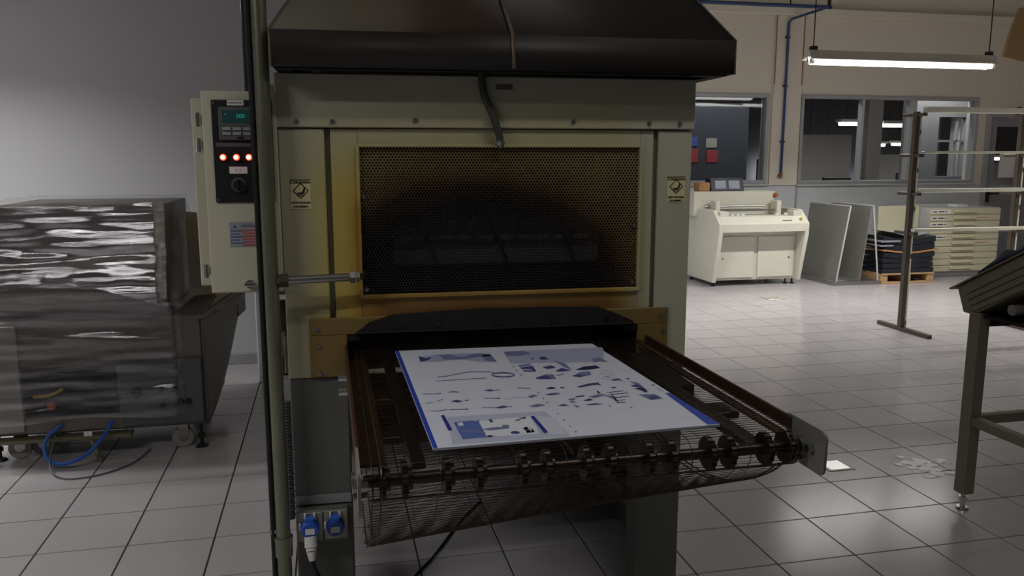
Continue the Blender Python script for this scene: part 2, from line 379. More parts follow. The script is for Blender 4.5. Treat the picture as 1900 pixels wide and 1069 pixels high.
# ------------------------------------------------------------------ the room
XL, XR, YF, YB, YP, ZC = -5.0, 11.5, -6.0, 9.75, 6.2, 4.0
floor = struct(MB().box(XL, XR, YF, YB, -0.10, -0.003).build('floor', M_grout))
def project(x, y, z=0):
    d = Vector((x, y, z-CAM_H)); w = d.dot(fw)
    if w < 0.2: return None
    return (950+1518*d.dot(rt)/w, 534.5-1518*d.dot(up)/w, w)
T = 0.33; SEAM = -0.13; TH = T/2-0.0022
def tile_mesh(mb, x0, x1, y0, y1):
    g, c = 0.0028, 0.0012
    x0 += g; x1 -= g; y0 += g; y1 -= g
    if x1-x0 < 0.006 or y1-y0 < 0.006: return
    bm = mb.bm
    lo = [bm.verts.new(p) for p in ((x0, y0, -0.003), (x1, y0, -0.003), (x1, y1, -0.003), (x0, y1, -0.003))]
    hi = [bm.verts.new(p) for p in ((x0+c, y0+c, 0), (x1-c, y0+c, 0), (x1-c, y1-c, 0), (x0+c, y1-c, 0))]
    bm.faces.new(hi)
    for k in range(4): bm.faces.new((lo[k], lo[(k+1) % 4], hi[(k+1) % 4], hi[k]))
cells = []
def fill(x0, x1, ox, oy):
    i0 = math.floor((x0-ox)/T); i1 = math.ceil((x1-ox)/T)
    j0 = math.floor((YF-oy)/T); j1 = math.ceil((YB-oy)/T)
    for i in range(i0, i1):
        for j in range(j0, j1):
            a, b, c, d = max(x0, ox+i*T), min(x1, ox+(i+1)*T), max(YF, oy+j*T), min(YB, oy+(j+1)*T)
            if b-a < 0.01 or d-c < 0.01: continue
            cells.append((a, b, c, d, (b-a > T-1e-4 and d-c > T-1e-4)))
fill(XL, SEAM, -1.1526, 3.951); fill(SEAM, XR, 1.941, 3.254)
def vis(c):
    p = project((c[0]+c[1])/2, (c[2]+c[3])/2)
    if p is None or not (-60 < p[0] < 1960 and p[1] < 1130): return None
    if (c[0]+c[1])/2 < 1.6 and (c[2]+c[3])/2 > YP: return None
    return p[2]
near = sorted([(vis(c), c) for c in cells if c[4] and vis(c)])[:298]
nearset = {c for _, c in near}
mb = MB(); tile_mesh(mb, -T/2, T/2, -T/2, T/2); t0 = mb.build('tile', M_tile, floor, norm=False)
first = True
for _, c in near:
    o = t0 if first else t0.copy()
    if not first: COL.objects.link(o)
    o.location = ((c[0]+c[1])/2, (c[2]+c[3])/2, 0); first = False
mb = MB()
for c in cells:
    if c not in nearset: tile_mesh(mb, *c[:4])
stuff(mb.build('tile', M_tile, floor, norm=False))

struct(MB().box(XL, XR, YF, YB+0.25, ZC, ZC+0.1).build('ceiling', M_ceil))
struct(MB().box(XL-0.15, XL, YF-0.15, YP, -0.1, ZC).build('wall_left', M_wall))
struct(MB().box(XL-0.15, 1.6, YP, YP+0.15, -0.1, ZC).box(1.45, 1.6, YP+0.15, YB, -0.1, ZC).build('wall_back_left', M_wall))
struct(MB().box(XR, XR+0.15, YF-0.15, YB+0.2, -0.1, ZC).build('wall_right', M_wallc))
struct(MB().box(XL-0.15, XR, YF-0.15, YF, -0.1, ZC).build('wall_front', M_wall))
# back wall with its openings
W1 = (3.2, 5.57, 1.16, 2.30); W2 = (6.02, 8.72, 1.15, 2.30); D1 = (8.86, 9.92, 0.0, 2.12)
SILL = 1.14
up_ = MB().box(1.6, W1[0], YB, YB+0.2, SILL, ZC).box(W1[1], W2[0], YB, YB+0.2, SILL, ZC).box(W1[0], W1[1], YB, YB+0.2, W1[3], ZC)
up_.box(W2[0], W2[1], YB, YB+0.2, W2[3], ZC).box(W2[1], D1[0], YB, YB+0.2, SILL, ZC).box(D1[0], D1[1], YB, YB+0.2, D1[3], ZC).box(D1[1], XR, YB, YB+0.2, SILL, ZC)
struct(up_.build('wall_back', M_wallc))
struct(MB().box(1.6, D1[0], YB-0.012, YB+0.2, -0.1, SILL).box(D1[1], XR, YB-0.012, YB+0.2, -0.1, SILL).build('wall_back_dado', M_dado))
struct(MB().box(1.6, XR, YB-0.10, YB, 3.27, 3.36, 0.008).build('trim_1', M_wallc))             # ledge high on the wall
struct(MB().box(5.60, 6.00, YB-0.035, YB, SILL, 3.27, 0.005).build('trim_2', M_wallc))          # flat pilaster between the windows
struct(MB().box(5.985, 6.0, YB-0.04, YB-0.03, 2.42, 3.27).box(5.60, 5.612, YB-0.04, YB-0.03, 2.42, 3.27).build('trim_3', M_brown))
struct(MB().box(6.0, 6.02, YB-0.03, YB-0.005, 0.0, SILL).build('trim_4', M_frame))
struct(MB().box(1.6, D1[0], YB-0.03, YB-0.012, 0, 0.09, 0.004).build('baseboard_back', M_frame))
struct(MB().box(XL, 1.6, YP-0.015, YP, 0, 0.08, 0.004).build('baseboard_left', M_frame))

def window(name, w, mull):
    x0, x1, z0, z1 = w; f = 0.045
    o = MB().box(x0, x1, YB-0.02, YB+0.10, z0, z0+f, .004).box(x0, x1, YB-0.02, YB+0.10, z1-f, z1, .004)\
        .box(x0, x0+f, YB-0.02, YB+0.10, z0+f, z1-f, .004).box(x1-f, x1, YB-0.02, YB+0.10, z0+f, z1-f, .004).build(name, M_frame)
    struct(o)
    xs = [x0+f]
    for (c, wd) in mull:
        MB().box(c-wd/2, c+wd/2, YB-0.01, YB+0.09, z0+f, z1-f, .004).build('mullion', M_framew, o)
        xs += [c-wd/2, c+wd/2]
    xs.append(x1-f)
    for a, b in zip(xs[::2], xs[1::2]):
        MB().box(a, b, YB+0.035, YB+0.043, z0+f, z1-f).build('pane', M_glass, o)
    MB().box(x0-0.02, x1+0.02, YB-0.05, YB, z0-0.025, z0, .004).build('sill', M_framew, o)
    return o
window('window_1', W1, [(4.2, 0.03)])
window('window_2', W2, [(6.94, 0.035), (7.70, 0.10)])
# grey door with a glazed upper half, right of the wide window
dr = struct(MB().box(D1[0], D1[0]+0.07, YB-0.03, YB+0.15, 0, D1[3], .004).box(D1[1]-0.07, D1[1], YB-0.03, YB+0.15, 0, D1[3], .004)
            .box(D1[0]+0.07, D1[1]-0.07, YB-0.03, YB+0.15, D1[3]-0.07, D1[3], .004).build('door_1', M_frame))
lx0, lx1 = D1[0]+0.07, D1[1]-0.07
MB().box(lx0, lx1, YB, YB+0.05, 0.01, 1.10).box(lx0, lx0+0.12, YB, YB+0.05, 1.10, 2.05).box(lx1-0.12, lx1, YB, YB+0.05, 1.10, 2.05).box(lx0+.12, lx1-.12, YB, YB+0.05, 1.92, 2.05).build('door_leaf', M_door, dr)
MB().box(lx0+.12, lx1-.12, YB+0.02, YB+0.028, 1.10, 1.92).build('pane', M_glass, dr)
MB().cyl((lx0+.06, YB-.05, 1.0), (lx0+.19, YB-.05, 1.0), .011).cyl((lx0+.06, YB-.05, 1.0), (lx0+.06, YB, 1.0), .012).box(lx0+.03, lx0+.09, YB-.008, YB, .88, 1.08, .003).build('door_handle', M_black, dr)
MB().box(9.13, 9.42, YB-0.004, YB+0.0, 1.22, 1.56).build('notice_sheet', M_paper, dr)
MB().box(9.3, 9.55, YB-.06, YB-.03, 2.10, 2.15, .006).box(9.28, 9.34, YB-.07, YB-.03, 2.07, 2.12, .004).tube([(9.4, YB-.05, 2.15), (9.25, YB-.16, 2.17), (9.08, YB-.04, 2.14)], .008, 6).build('door_closer', M_dsteel, dr)

# ------------------------------------------------------------------ the dark hall seen through the glass
HY = 20.0
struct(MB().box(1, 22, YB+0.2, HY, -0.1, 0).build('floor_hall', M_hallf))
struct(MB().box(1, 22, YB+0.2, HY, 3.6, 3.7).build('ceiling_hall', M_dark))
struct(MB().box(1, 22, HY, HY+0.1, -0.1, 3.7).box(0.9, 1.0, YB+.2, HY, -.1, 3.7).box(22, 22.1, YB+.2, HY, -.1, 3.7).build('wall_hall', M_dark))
hall = []
def column(x, y, w, m=None, lb=''):
    o = MB().box(x-w/2, x+w/2, y-w/2, y+w/2, 0, 3.6, .01).build('column', m or M_hallw)
    recenter(o); tag(o, lb, 'column', 'columns in the dark hall behind the windows'); return o
column(10.15, 14.0, .30, lb='pale column in the dark hall behind the left pane of the wide window')
column(11.3, 13.5, .22, M_dark, lb='dark column in the hall behind the middle of the wide window')
column(13.2, 15.5, .35, lb='pale column in the dark hall behind the second pane of the wide window')
column(15.2, 14.8, .22, M_dark, lb='slim dark column in the hall behind the partition')
def hall_lamp(x0, x1, y, z, lb, g='far lamps glowing in the dark hall'):
    t = thing('strip_lamp', lb, 'lamp', ((x0+x1)/2, y, z), group=g)
    MB().box(x0, x1, y-.10, y+.10, z+.03, z+.09, .01).build('housing', M_lampw, t, True)
    MB().cyl((x0+.03, y, z), (x1-.03, y, z), .035, 8).build('tube', M_farlamp, t, True)
    for a in (x0+.2, x1-.2): MB().cyl((a, y, z+.09), (a, y, 3.6), .008, 6).build('hanger', M_dsteel, t, True)
    ld = bpy.data.lights.new('hall_light', 'AREA'); ld.shape = 'RECTANGLE'; ld.size = x1-x0; ld.size_y = .1; ld.energy = 22; ld.color = LAMP_COL
    lo = bpy.data.objects.new('hall_light', ld); COL.objects.link(lo); lo.parent = t; lo.location = (0, 0, -.045)
hall_lamp(8.0, 9.0, 10.2, 3.05, 'unseen strip lamp added above the window tops to light the office partition')  # unseen lamp, added to brighten the grey partition
hall_lamp(8.2, 9.3, 11.4, 3.05, 'unseen strip lamp added above the window tops to brighten the benches')  # out of view, put in to lift the dark hall
hall_lamp(5.2, 6.2, 10.9, 3.05, 'unseen strip lamp added above the window tops to light the poster board')  # another unseen lamp, put in to light the board
hall_lamp(9.85, 10.75, 14.6, 2.14, 'nearest strip lamp behind the middle mullion of the wide window')
hall_lamp(10.8, 11.9, 14.6, 2.12, 'strip lamp just right of the middle mullion of the wide window')
hall_lamp(11.2, 12.1, 18.0, 1.78, 'low far strip lamp behind the left pane of the wide window')
hall_lamp(12.9, 13.5, 18.0, 1.78, 'low far strip lamp right of the middle mullion')
hall_lamp(13.8, 14.7, 18.2, 1.80, 'lowest far strip lamp behind the second pane')
hall_lamp(13.5, 14.7, 15.0, 2.18, 'strip lamp behind the third pane of the wide window')
hall_lamp(15.2, 16.1, 17.0, 1.45, 'strip lamp glowing behind the glass of the grey door')
# lit doorways at the far end of the hall, benches and screens in it
def far_door(x0, x1, y, z1, lb):
    o = thing('far_doorway', lb, 'doorway', ((x0+x1)/2, y, 0), group='bright far doorways of the hall')
    MB().box(x0, x1, y-.02, y, 0.5, z1).build('lit_opening', M_farlamp, o, True)
    MB().box(x0-.08, x0, y-.05, y, 0, z1+.08).box(x1, x1+.08, y-.05, y, 0, z1+.08).box(x0-.08, x1+.08, y-.05, y, z1, z1+.08).build('door_frame', M_dark, o, True)
far_door(11.05, 11.3, HY-.3, 1.35, 'left bright doorway at the far end of the hall')
far_door(11.55, 11.75, HY-.3, 1.30, 'second bright doorway at the far end of the hall')
far_door(14.0, 14.15, HY-.3, 1.0, 'narrow bright doorway right of the middle mullion')
tag(recenter(MB().box(10.2, 12.0, 17.2, 17.3, 0, 2.0, .01).build('pale_partition', M_hallw)), 'pale partition wall standing in the dark hall', 'partition')
tag(recenter(MB().box(12.7, 15.0, 17.6, 17.7, 0, 1.55, .01).build('pale_partition', M_hallw)), 'lower pale partition at the right of the dark hall', 'partition')
tag(recenter(MB().box(14.5, 19.5, 18.6, 18.7, 0, 1.35, .01).build('pale_partition', M_hallw)), 'far pale partition seen through the glass of the grey door', 'partition')
def bench(x0, x1, y, lb):
    o = thing('hall_bench', lb, 'bench', ((x0+x1)/2, y, 0), group='dark benches in the hall')
    MB().box(x0, x1, y-.4, y+.4, .72, .78, .01).build('bench_top', M_hallf, o, True)
    for a in (x0+.06, x1-.06):
        for b in (y-.34, y+.34): MB().box(a-.03, a+.03, b-.03, b+.03, 0, .72).build('leg', M_dark, o, True)
    MB().box(x0+.05, x1-.05, y-.02, y+.02, .15, .72).build('panel', M_dark, o, True)
bench(6.8, 8.6, 11.8, 'dark bench behind the left half of the wide window'); bench(9.2, 11.0, 12.2, 'dark bench behind the right half of the wide window')
def monitor(x, y, z, w, h, lb):
    o = thing('hall_monitor', lb, 'monitor', (x, y, z), group='monitors on the hall benches')
    MB().box(x-w/2, x+w/2, y-.03, y+.03, z+.1, z+.1+h, .01).build('casing', M_black, o, True)
    MB().box(x-.04, x+.04, y-.02, y+.02, z+.02, z+.1).box(x-.12, x+.12, y-.1, y+.1, z, z+.02, .005).build('stand', M_black, o, True)
monitor(9.6, 12.1, .78, .55, .36, 'black monitor on the right dark bench'); monitor(8.0, 11.8, .78, .5, .3, 'black monitor on the left dark bench')
# room partition behind the third pane
pt = thing('office_partition', 'grey partition with an inner glazed opening behind the third pane', 'partition', (8.6, 10.6, 0))
MB().box(8.2, 8.74, 10.5, 10.6, 0, 2.6).box(8.74, 9.55, 10.5, 10.6, 0, 1.22).box(9.20, 9.55, 10.5, 10.6, 1.22, 2.6).box(8.74, 9.20, 10.5, 10.6, 2.08, 2.6).build('partition_wall', M_door, pt, True)
MB().box(8.74, 9.20, 10.52, 10.56, 1.72, 1.75).box(9.06, 9.085, 10.52, 10.56, 1.22, 2.08).build('glazing_bar', M_frame, pt, True)
# posters and shelving behind the left window
def poster(x0, x1, y, z0, z1, m, lb):
    tag(recenter(MB().box(x0, x1, y-.012, y, z0, z1, .003).build('poster', m)), lb, 'poster', 'posters on the board behind the left window')
tag(recenter(MB().box(4.6, 6.3, 11.6, 11.66, 0.5, 2.3, .01).box(4.65, 4.72, 11.6, 11.66, 0, .5).box(6.2, 6.27, 11.6, 11.66, 0, .5).build('display_board', M_hallf)), 'dark standing board behind the left window', 'board')
poster(5.30, 5.48, 11.6, 1.42, 1.62, M_posterR, 'left red poster behind the left window'); poster(5.62, 5.80, 11.6, 1.42, 1.60, M_posterR, 'right red poster behind the left window')
poster(5.30, 5.46, 11.6, 1.66, 1.80, M_posterB, 'small blue poster above the left red one'); poster(5.60, 5.78, 11.6, 1.64, 1.78, M_hallw, 'small pale poster above the right red one')
tag(recenter(MB().cyl((5.32, 11.588, 2.02), (5.32, 11.6, 2.02), .10, 24).build('round_sign', M_posterB)), 'round blue sign high on the board behind the left window', 'sign')

# ------------------------------------------------------------------ fluorescent fittings
def fitting(i, x0, x1, y, z, k, lb):
    t = thing('fluorescent_lamp', lb, 'lamp', ((x0+x1)/2, y, z), group=None)
    # gull-wing reflector, open below
    prof = [(-.100, .012), (-.05, .045), (-.035, .10), (.035, .10), (.05, .045), (.100, .012), (.096, .010), (.047, .038), (-.047, .038), (-.096, .010)]
    MB().prism([(y+a, z+b) for a, b in prof], 'x', x0, x1).build('reflector', M_lampw, t, True)
    for s in (-.032, .032):
        MB().cyl((x0+.05, y+s, z-.010), (x1-.05, y+s, z-.010), .023, 12).build('tube', M_tube, t, True)
        for a, b in ((x0+.02, x0+.05), (x1-.05, x1-.02)): MB().cyl((a, y+s, z-.008), (b, y+s, z-.008), .022, 12).box(a, b, y+s-.01, y+s+.01, z, z+.04).build('lamp_holder', M_white, t, True)
    for a in (x0+.06, x1-.06):
        MB().box(a-.03, a+.03, y-.03, y+.03, z+.10, z+.14, .004).build('bracket', M_black, t, True)
        MB().cyl((a, y, z+.12), (a, y, ZC), .006, 6).build('rod', M_dsteel, t, True)
    ld = bpy.data.lights.new('lamp_light', 'AREA'); ld.shape = 'RECTANGLE'; ld.size = x1-x0-.1; ld.size_y = .07
    ld.energy = LAMP_W*k; ld.color = LAMP_COL; ld.spread = R(140)
    lo = bpy.data.objects.new('lamp_light', ld); COL.objects.link(lo); lo.parent = t; lo.location = (0, 0, -.034)
for i, (a, (lb)) in enumerate(zip(LAMPS, ('white hanging fluorescent lamp, lit, in front of the wide window',
        'lit fluorescent lamp hidden behind the black exhaust hood', 'lit fluorescent lamp over the right end of the room',
        'lit fluorescent lamp over the film wrapped machine', 'lit fluorescent lamp over the tiles left of the pole', 'lit fluorescent lamp over the near end of the conveyor'))):
    fitting(i, *a, lb)

PRINT=[('A',[(2480,23710),(3120,23970),(4650,23740),(4640,22570),(4120,22750),(3660,23200),(2930,23020),(2450,23130)]),('C',[(2490,23820),(2660,23520),(2840,23620),(2790,23400),(2580,23170),(2470,23150)]),('B',[(3090,23750),(3410,23830),(3690,23410),(4240,23790),(4590,23610),(4590,23350),(4150,23300),(3650,23130),(3190,23240)]),('B',[(4360,23510),(4610,23520),(4630,22640),(4310,22850)]),('A',[(5060,23830),(8190,23740),(8160,23440),(7650,21960),(5690,22270),(4980,22360)]),('B',[(5080,23790),(5710,23760),(5830,23360),(5510,23210),(5070,23240)]),('C',[(5960,22900),(6140,22930),(6180,22570),(5930,22590)]),('C',[(5640,22800),(5780,22820),(5720,22630)]),('B',[(5120,22100),(5520,22240),(5530,22070),(5140,21930)]),('C',[(5150,21860),(5530,21960),(5480,21350),(5390,21310),(5390,21660),(5150,21670)]),('B',[(5150,21550),(5360,21590),(5380,21330),(5130,21390)]),('C',[(5760,21750),(6070,21890),(6120,21610),(5840,21530)]),('B',[(6280,22410),(6510,22020),(6490,21280),(6380,21590)]),('C',[(6010,21270),(6270,21550),(6360,21400),(6450,21240),(6130,21170)]),('D',[(6600,21260),(6900,21540),(7300,21610),(7330,21310),(7080,21250),(6830,21210)]),('B',[(6300,20640),(6670,21020),(6930,21060),(6870,20710),(6510,20510)]),('C',[(6310,20680),(6530,20780),(6620,20640),(6480,20510)]),('B',[(5300,20730),(5650,20980),(5850,20940),(5810,20470),(5290,20570)]),('C',[(5330,20700),(5620,20890),(5720,20630),(5560,20510),(5360,20570)]),('B',[(5890,20850),(6190,20940),(6130,20850),(5920,20780)]),('B',[(2730,21350),(2930,21340),(3210,21490),(3670,21680),(4230,21560),(4360,21320),(4380,21380),(4250,21620),(3680,21750),(3220,21560),(2930,21410),(2740,21420)]),('B',[(2640,20950),(3180,20970),(4010,20950),(4020,21010),(3190,21020),(2650,21000)]),('C',[(4810,21170),(4770,21090),(4770,21020),(4810,21100)]),('C',[(4780,21100),(4700,21050),(4690,20960),(4770,21010)]),('C',[(4700,21050),(4590,21030),(4580,20940),(4680,20960)]),('C',[(4600,21030),(4480,21040),(4460,20950),(4580,20940)]),('C',[(4480,21040),(4370,21080),(4350,20990),(4460,20950)]),('C',[(4370,21080),(4280,21150),(4260,21060),(4350,20990)]),('C',[(4280,21150),(4230,21230),(4210,21140),(4260,21060)]),('C',[(4230,21220),(4220,21300),(4190,21240),(4200,21150)]),('C',[(4210,21230),(4250,21310),(4250,21380),(4210,21300)]),('C',[(4240,21300),(4320,21350),(4330,21440),(4250,21390)]),('C',[(4320,21350),(4430,21370),(4440,21470),(4340,21440)]),('C',[(4430,21370),(4550,21360),(4570,21460),(4450,21470)]),('C',[(4550,21360),(4660,21320),(4680,21410),(4570,21460)]),('C',[(4660,21320),(4750,21250),(4770,21340),(4680,21410)]),('C',[(4750,21250),(4800,21170),(4820,21260),(4770,21340)]),('C',[(4790,21180),(4800,21100),(4830,21160),(4830,21250)]),('C',[(6130,19640),(6490,19840),(6790,19910),(6790,19580),(6720,19710),(6460,19660),(6180,19550)]),('D',[(5290,19660),(5480,19760),(5580,19620),(5400,19580)]),('D',[(5680,19650),(5770,19690),(5800,19630),(5700,19580)]),('B',[(5140,19140),(5340,19240),(5510,19230),(5540,19100),(5280,19030)]),('C',[(5190,19140),(5350,19190),(5420,19110),(5260,19070)]),('B',[(2160,19860),(2420,19780),(2620,19800),(2630,19840),(2430,19830),(2160,19910)]),('C',[(2820,19850),(2950,19860),(3060,19800),(3070,19850),(2960,19920),(2820,19910)]),('B',[(2140,19070),(2310,19050),(2320,19080),(2140,19100)]),('B',[(2420,19140),(2590,19310),(2590,19350),(2420,19170)]),('C',[(2760,19080),(2900,19190),(3050,19030),(2900,18960)]),('C',[(3100,19060),(3200,19060),(3210,19110),(3110,19120)]),('C',[(3720,19830),(3890,19900),(3990,19760),(3830,19710)]),('B',[(3990,19750),(4130,19780),(4140,19830),(4000,19800)]),('B',[(3590,19140),(3970,19050),(3980,19100),(3600,19190)]),('C',[(3840,19070),(3980,19060),(3990,19130),(3850,19130)]),('A',[(4070,18930),(4360,19060),(4620,18970),(4640,19010),(4370,19110),(4080,18980)]),('B',[(4670,19080),(4860,19220),(4950,19080),(4730,18950)]),('B',[(4600,19870),(4760,19780),(4920,19740),(4930,19790),(4770,19840),(4620,19920)]),('B',[(2160,18430),(2350,18380),(2570,18450),(2580,18500),(2350,18420),(2160,18470)]),('C',[(2620,18430),(3060,18370),(3070,18410),(2630,18470)]),('C',[(3030,18440),(3070,18400),(3030,18300)]),('C',[(3680,18340),(3910,18470),(4030,18370),(3850,18270)]),('B',[(3400,18430),(3750,18340),(3760,18370),(3410,18470)]),('B',[(4030,18350),(4110,18340),(4120,18380),(4040,18390)]),('B',[(4520,18290),(4780,18440),(4940,18290),(4660,18200)]),('C',[(5210,18200),(5380,18270),(5480,18130),(5310,18120)]),('B',[(5590,18640),(5810,18700),(5710,18500),(5600,18520)]),('C',[(5830,18820),(6060,18880),(6080,18770),(5840,18740)]),('C',[(5930,18460),(6140,18590),(6180,18430),(5990,18380)]),('C',[(5580,18470),(5740,18360),(5600,18330)]),('C',[(5590,18180),(5690,17980),(5610,17980)]),('C',[(5880,18130),(6150,18170),(6310,18070),(5970,18060)]),('D',[(6520,19210),(6540,18960),(6480,18980)]),('B',[(6150,18730),(6440,18860),(6540,18720),(6270,18600)]),('L',[(2500,17930),(4790,17850),(4850,17360),(4890,16050),(2350,16090)]),('W',[(3150,17470),(4360,17550),(4340,17060),(4270,16320),(3130,16380)]),('M',[(2580,17500),(3010,17540),(3140,17410),(3140,17090),(3130,16630),(3120,16380),(2610,16370)]),('B',[(2660,16970),(2910,16950),(3140,16710),(3140,16560),(2910,16800),(2650,16780)]),('W',[(2660,17440),(2780,17470),(2770,17240),(2660,17220)]),('L2',[(4490,17590),(4900,17350),(4830,16210),(4480,16260)]),('E',[(4370,17520),(4450,17550),(4480,16390),(4380,16350)]),('E',[(2370,18040),(2450,18060),(2480,16990),(2390,16960)]),('W',[(2400,17980),(2420,17980),(2420,17870),(2400,17870)]),('W',[(2400,17770),(2430,17780),(2430,17670),(2400,17670)]),('W',[(2410,17590),(2430,17590),(2430,17490),(2410,17490)]),('W',[(2410,17430),(2440,17430),(2440,17330),(2410,17320)]),('W',[(2420,17250),(2440,17250),(2440,17150),(2420,17150)]),('W',[(2420,17110),(2450,17110),(2450,17010),(2420,17010)]),('B',[(3100,16900),(3390,16970),(3580,16950),(3620,17080),(3750,17060),(3720,16820),(3280,16770)]),('M',[(3750,16740),(3950,17070),(4110,17190),(4170,17100),(3900,16730),(3790,16700)]),('C',[(3880,16500),(3860,16460),(3820,16440),(3780,16430),(3740,16440),(3700,16470),(3680,16500),(3680,16550),(3700,16590),(3730,16610),(3780,16620),(3820,16610),(3860,16580),(3880,16540)]),('B',[(3840,16510),(3830,16490),(3810,16480),(3780,16480),(3750,16490),(3730,16500),(3720,16520),(3720,16540),(3730,16560),(3750,16570),(3770,16570),(3800,16560),(3820,16550),(3840,16530)]),('C',[(3380,17520),(3460,17540),(3460,17320),(3390,17290)]),('D',[(3130,16430),(3220,16490),(3290,16390),(3150,16360)]),('D',[(4070,17460),(4270,17510),(4190,17360),(4140,17430)]),('B',[(3970,17370),(4150,17450),(4050,17270),(3960,17270)]),('C',[(3090,17490),(3190,17540),(3130,17410)]),('C',[(4010,16760),(4110,16820),(4120,16690),(4020,16660),(4020,16630),(4120,16670),(4120,16850),(4020,16790)]),('C',[(4040,16600),(4130,16620),(4120,16480),(4030,16460),(4050,16620),(4030,16610),(4020,16430),(4120,16460),(4140,16650),(4040,16630)]),('C',[(4150,16770),(4180,16650),(4210,16490),(4110,16460),(4110,16430),(4210,16470),(4200,16670),(4160,16800)]),('D',[(5060,17590),(5040,17560),(5020,17560),(5020,17600),(5040,17630),(5060,17630)]),('D',[(5060,17100),(5040,17070),(5020,17070),(5020,17110),(5040,17140),(5060,17140)]),('D',[(5080,16650),(5060,16630),(5040,16630),(5040,16660),(5060,16690),(5080,16690)]),('D',[(5030,19290),(5010,19250),(4990,19260),(4990,19300),(5010,19340),(5030,19330)]),('D',[(5030,18810),(5010,18770),(4990,18780),(4990,18820),(5010,18860),(5030,18850)]),('D',[(5040,18450),(5020,18420),(5000,18420),(5000,18460),(5020,18500),(5040,18490)]),('D',[(5000,21960),(4970,21910),(4950,21920),(4950,21970),(4970,22020),(5000,22020)]),('D',[(4990,21520),(4970,21470),(4940,21480),(4940,21530),(4970,21580),(4990,21570)]),('D',[(5010,21050),(4990,21010),(4960,21010),(4960,21060),(4990,21110),(5010,21100)]),('D',[(5090,16280),(5070,16250),(5050,16260),(5050,16290),(5070,16320),(5090,16320)]),('B',[(7400,22380),(7700,22480),(7770,21910),(7570,22080),(7390,21970)]),('C',[(7210,20080),(7450,20160),(7510,19870),(7430,20000),(7270,19960)]),('D',[(7630,20100),(7740,20130),(7710,20000)]),('D',[(7520,19450),(7740,19460),(7740,19260),(7570,19330)]),('D',[(7530,19170),(7770,19220),(7740,18770),(7660,18760),(7630,18960)]),('B',[(7430,18650),(7840,18580),(7900,18200),(7560,18130),(7510,18350)]),('C',[(7590,18420),(7840,18460),(7850,18220),(7580,18170)]),('B',[(7640,19820),(7820,19650),(7790,18910),(7710,18930)]),('C',[(6700,18940),(6920,18980),(7170,19000),(7180,19040),(6930,19020),(6720,18980)]),('C',[(6690,18750),(7220,18820),(7230,18860),(6710,18790)]),('C',[(6630,18570),(6860,18490),(7140,18540),(7160,18580),(6870,18530),(6650,18610)]),('C',[(6650,18230),(6940,18270),(6960,18310),(6660,18260)]),('C',[(6650,18080),(6880,18070),(6900,18110),(6660,18120)]),('C',[(6450,18950),(6670,18610),(6700,18240),(6720,18270),(6690,18650),(6460,18990)]),('C',[(6800,18970),(6710,18420),(6710,18100),(6730,18130),(6730,18440),(6810,19000)]),('D',[(6530,19220),(6540,19040),(6480,18990)]),('C',[(6940,19380),(7130,19410),(7030,19280)]),('D',[(8060,19370),(8160,19390),(8140,19290)]),('B',[(8090,19070),(8140,18740),(8170,18780),(8110,19120)]),('A',[(7130,20800),(7440,20450),(7460,20500),(7150,20850)]),('A',[(7320,20990),(7560,20590),(7580,20640),(7340,21050)]),('A',[(7110,20460),(7460,20160),(7480,20210),(7130,20520)]),('A',[(7010,20260),(7260,19940),(7280,19980),(7030,20310)]),('D',[(6430,17870),(6400,17840),(6380,17850),(6380,17880),(6400,17910),(6420,17900)]),('D',[(6900,17660),(6880,17630),(6860,17640),(6850,17670),(6880,17690),(6900,17690)]),('D',[(7250,20350),(7230,20310),(7200,20320),(7200,20360),(7220,20390),(7250,20390)])]

# ------------------------------------------------------------------ the baking oven (local frame: x along the face, y into it)
OV = R(-2.5); OO = (-0.1362, 2.5443, 0)
oven = thing('baking_oven', 'big cream oven with a scorched perforated window and black slot', 'oven', OO, OV)
DP = 1.75; WO = 1.29
MB().box(0.0, .012, .02, DP, .842, 1.762).box(WO-.012, WO, .02, DP, .842, 1.762).box(.012, WO-.012, DP-.012, DP, .842, 1.762)\
    .box(.012, WO-.012, .02, DP-.012, 1.75, 1.762).box(.012, WO-.012, .02, DP-.012, .842, .856).build('housing', M_cream, oven)
MB().box(.013, .181, .022, .7, .857, 1.60).box(1.119, WO-.013, .022, .7, .857, 1.60).box(.181, 1.119, .03, .7, .978, 1.06).box(.181, 1.119, .022, .7, .857, .862)\
    .box(.013, WO-.013, .70, .72, .857, 1.74).build('inner_lining', M_soot_shade, oven)
MB().box(-.004, WO+.003, -.014, .02, 1.606, 1.762, .003).build('header_panel', M_stained, oven)
MB().box(0, .133, -.004, .02, .842, 1.603, .003).build('corner_panel', M_stained, oven)
MB().box(1.177, WO, -.004, .02, .842, 1.603, .003).build('corner_panel', M_stained, oven)
for a in (.134, 1.162): MB().box(a, a+.0145, .012, .02, .98, 1.603).build('panel_joint', M_olive, oven)
w0, w1, z0, z1 = .231, 1.116, 1.095, 1.553
MB().box(.150, w0, 0, .02, .98, 1.603, .002).box(w1, 1.161, 0, .02, .98, 1.603, .002).box(w0, w1, 0, .02, z1, 1.603, .0).box(w0, w1, 0, .02, .98, z0, .0).build('front_panel', M_stained, oven)
MB().box(w0-.006, w0+.003, -.012, .004, z0-.006, z1+.004, .0015).box(w1-.003, w1+.006, -.012, .004, z0-.006, z1+.004, .0015)\
    .box(w0+.003, w1-.003, -.012, .004, z1-.004, z1+.004, .0015).box(w0+.003, w1-.003, -.012, .004, z0-.008, z0+.004, .0015).build('window_frame', M_stained, oven)
